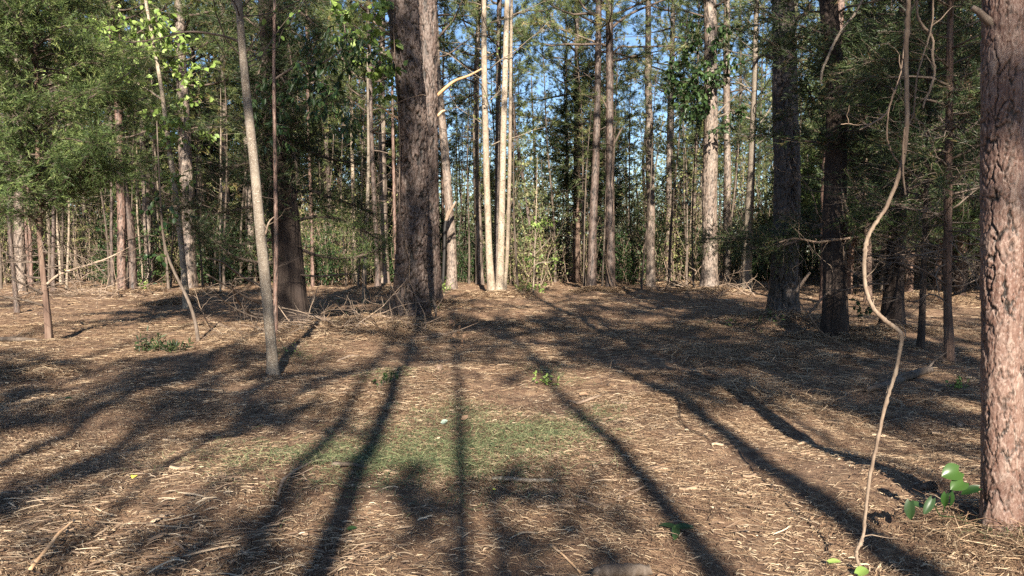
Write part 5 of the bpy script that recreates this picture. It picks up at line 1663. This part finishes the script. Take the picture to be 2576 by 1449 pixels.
# ================================================================== TREES BEHIND THE CAMERA (they throw the foreground shadows)
BACK = [(-4.6, 9, .10, 7.9, 10.2, 1.8, 13), (-4.9, 12, .12, 14.6, 21, 2.2, 10), (-2.5, 12, .11, 9.4, 11.8, 2.0, 14), (-2.6, 14, .12, 15, 21, 2.2, 13), (-1.2, 9, .095, 12.5, 18.5, 1.7, 9), (-.82, 7, .125, 11.2, 19.2, 2.0, 27),
        (-.14, 8, .09, 9.3, 12.8, 1.6, 11), (1.17, 9, .155, 9.8, 13.6, 2.3, 13), (2.42, 8, .19, 8.6, 13, 2.3, 13), (2.85, 12, .12, 11, 16, 2.0, 10), (5.2, 11, .17, 9.0, 20, 2.8, 24), (8, 12, .16, 10.5, 21, 3.0, 20),
        (-7.2, 12, .13, 9.4, 11.4, 2.2, 11), (-7.3, 12, .13, 18.0, 22, 2.2, 12), (-9.5, 8, .12, 7.2, 9.8, 2.0, 10), (-13, 9, .15, 9, 19, 3.0, 11), (12, 10, .15, 8, 19, 3.2, 14), (16, 13, .15, 9, 20, 3, 12), (-17, 12, .15, 9, 20, 3, 10),
        (9.5, 7, .12, 7.5, 16, 2.4, 13), (6.6, 8, .12, 8.6, 19, 2.4, 18), (3.8, 8, .08, 7.4, 11, 1.8, 12), (4.0, 15, .15, 12.2, 20, 2.5, 15), (4.7, 6, .07, 6.3, 9.0, 1.7, 13), (6.2, 5, .07, 5.8, 8.8, 1.7, 13), (3.2, 13, .09, 10.2, 12.6, 1.7, 11), (-6.2, 6, .08, 6.2, 8.8, 1.6, 9), (-3.3, 9, .11, 12.8, 20, 2.0, 20),
        (-1.7, 6, .05, 5.0, 7.2, 1.2, 7), (.35, 6, .05, 4.7, 5.4, .8, 4)]


def back(i, p, s, r0, z0, z1, rmax, n):
    q = p * SR - s * SD
    zb = float(H(q[0], q[1]))
    root = empty('pine_tree', (q[0], q[1], zb), 'tall pine standing behind the photographer, throwing its shadow forward', 'pine tree', 'pines behind the photographer')
    mb = MB(500 + i)
    zs = np.concatenate([[-.3], np.arange(0, z1, .3), [z1]])
    a = mb.r.rand() * 6
    xs = .12 * np.sin(zs * .33 + a)
    xs = xs - xs[1]
    trunk_mesh(mb, zs, xs, 0 * zs, np.interp(zs, [0, z1], [r0, .03]), 14, 'pine', (.09, .2), .01)
    mb.build('trunk', M['bark_pine'], root)
    c = pine_crown(600 + i, lambda z: (float(np.interp(z, zs, xs)), 0.0), z0, z1, rmax, n, dens=.85, nl=.24, nw=.02, per=18, dead=8, dead_z=(z0 * .5, z0))
    c.build('crown', [M['twig'], M['needle']], root)


for i, b in enumerate(BACK):
    back(i, *b)

# ================================================================== LIGHT, SKY, CAMERA
w = bpy.data.worlds.new('World')
scene.world = w
w.use_nodes = True
nt = w.node_tree
nt.nodes.clear()
ow = nt.nodes.new('ShaderNodeOutputWorld')
bg = nt.nodes.new('ShaderNodeBackground')
sky = nt.nodes.new('ShaderNodeTexSky')
sky.sky_type = 'NISHITA'
sky.sun_disc = False
sky.sun_elevation = SUN_EL
sky.sun_rotation = math.pi + SUN_AZ
sky.air_density = 1.0
sky.dust_density = .3
sky.ozone_density = 4.0
bg.inputs[1].default_value = .054
nt.links.new(sky.outputs[0], bg.inputs[0])
nt.links.new(bg.outputs[0], ow.inputs[0])

ld = bpy.data.lights.new('sun', 'SUN')
ld.energy = 5.0
ld.angle = math.radians(.53)
ld.color = (1.0, .91, .77)
lo = bpy.data.objects.new('sun', ld)
COL.objects.link(lo)
lo.rotation_euler = (math.pi / 2 - SUN_EL, 0, -SUN_AZ)
lo.location = (5, -40, 30)

cd = bpy.data.cameras.new('camera')
cd.sensor_width = 36
cd.lens = 36 * F / 1024
cd.clip_end = 2000
cd.clip_start = .05
co = bpy.data.objects.new('camera', cd)
COL.objects.link(co)
co.location = tuple(CAM)
co.rotation_euler = (math.pi / 2 - PITCH, 0, 0)
scene.camera = co

scene.view_settings.view_transform = 'Standard'
scene.view_settings.look = 'None'
scene.view_settings.exposure = 1.92
scene.view_settings.gamma = 1
scene.view_settings.use_curve_mapping = False
scene.cycles.use_denoising = False
scene.cycles.max_bounces = 6
scene.cycles.diffuse_bounces = 3
scene.cycles.glossy_bounces = 2
scene.cycles.transmission_bounces = 3
scene.cycles.transparent_max_bounces = 4
scene.cycles.caustics_reflective = False
scene.cycles.caustics_refractive = False
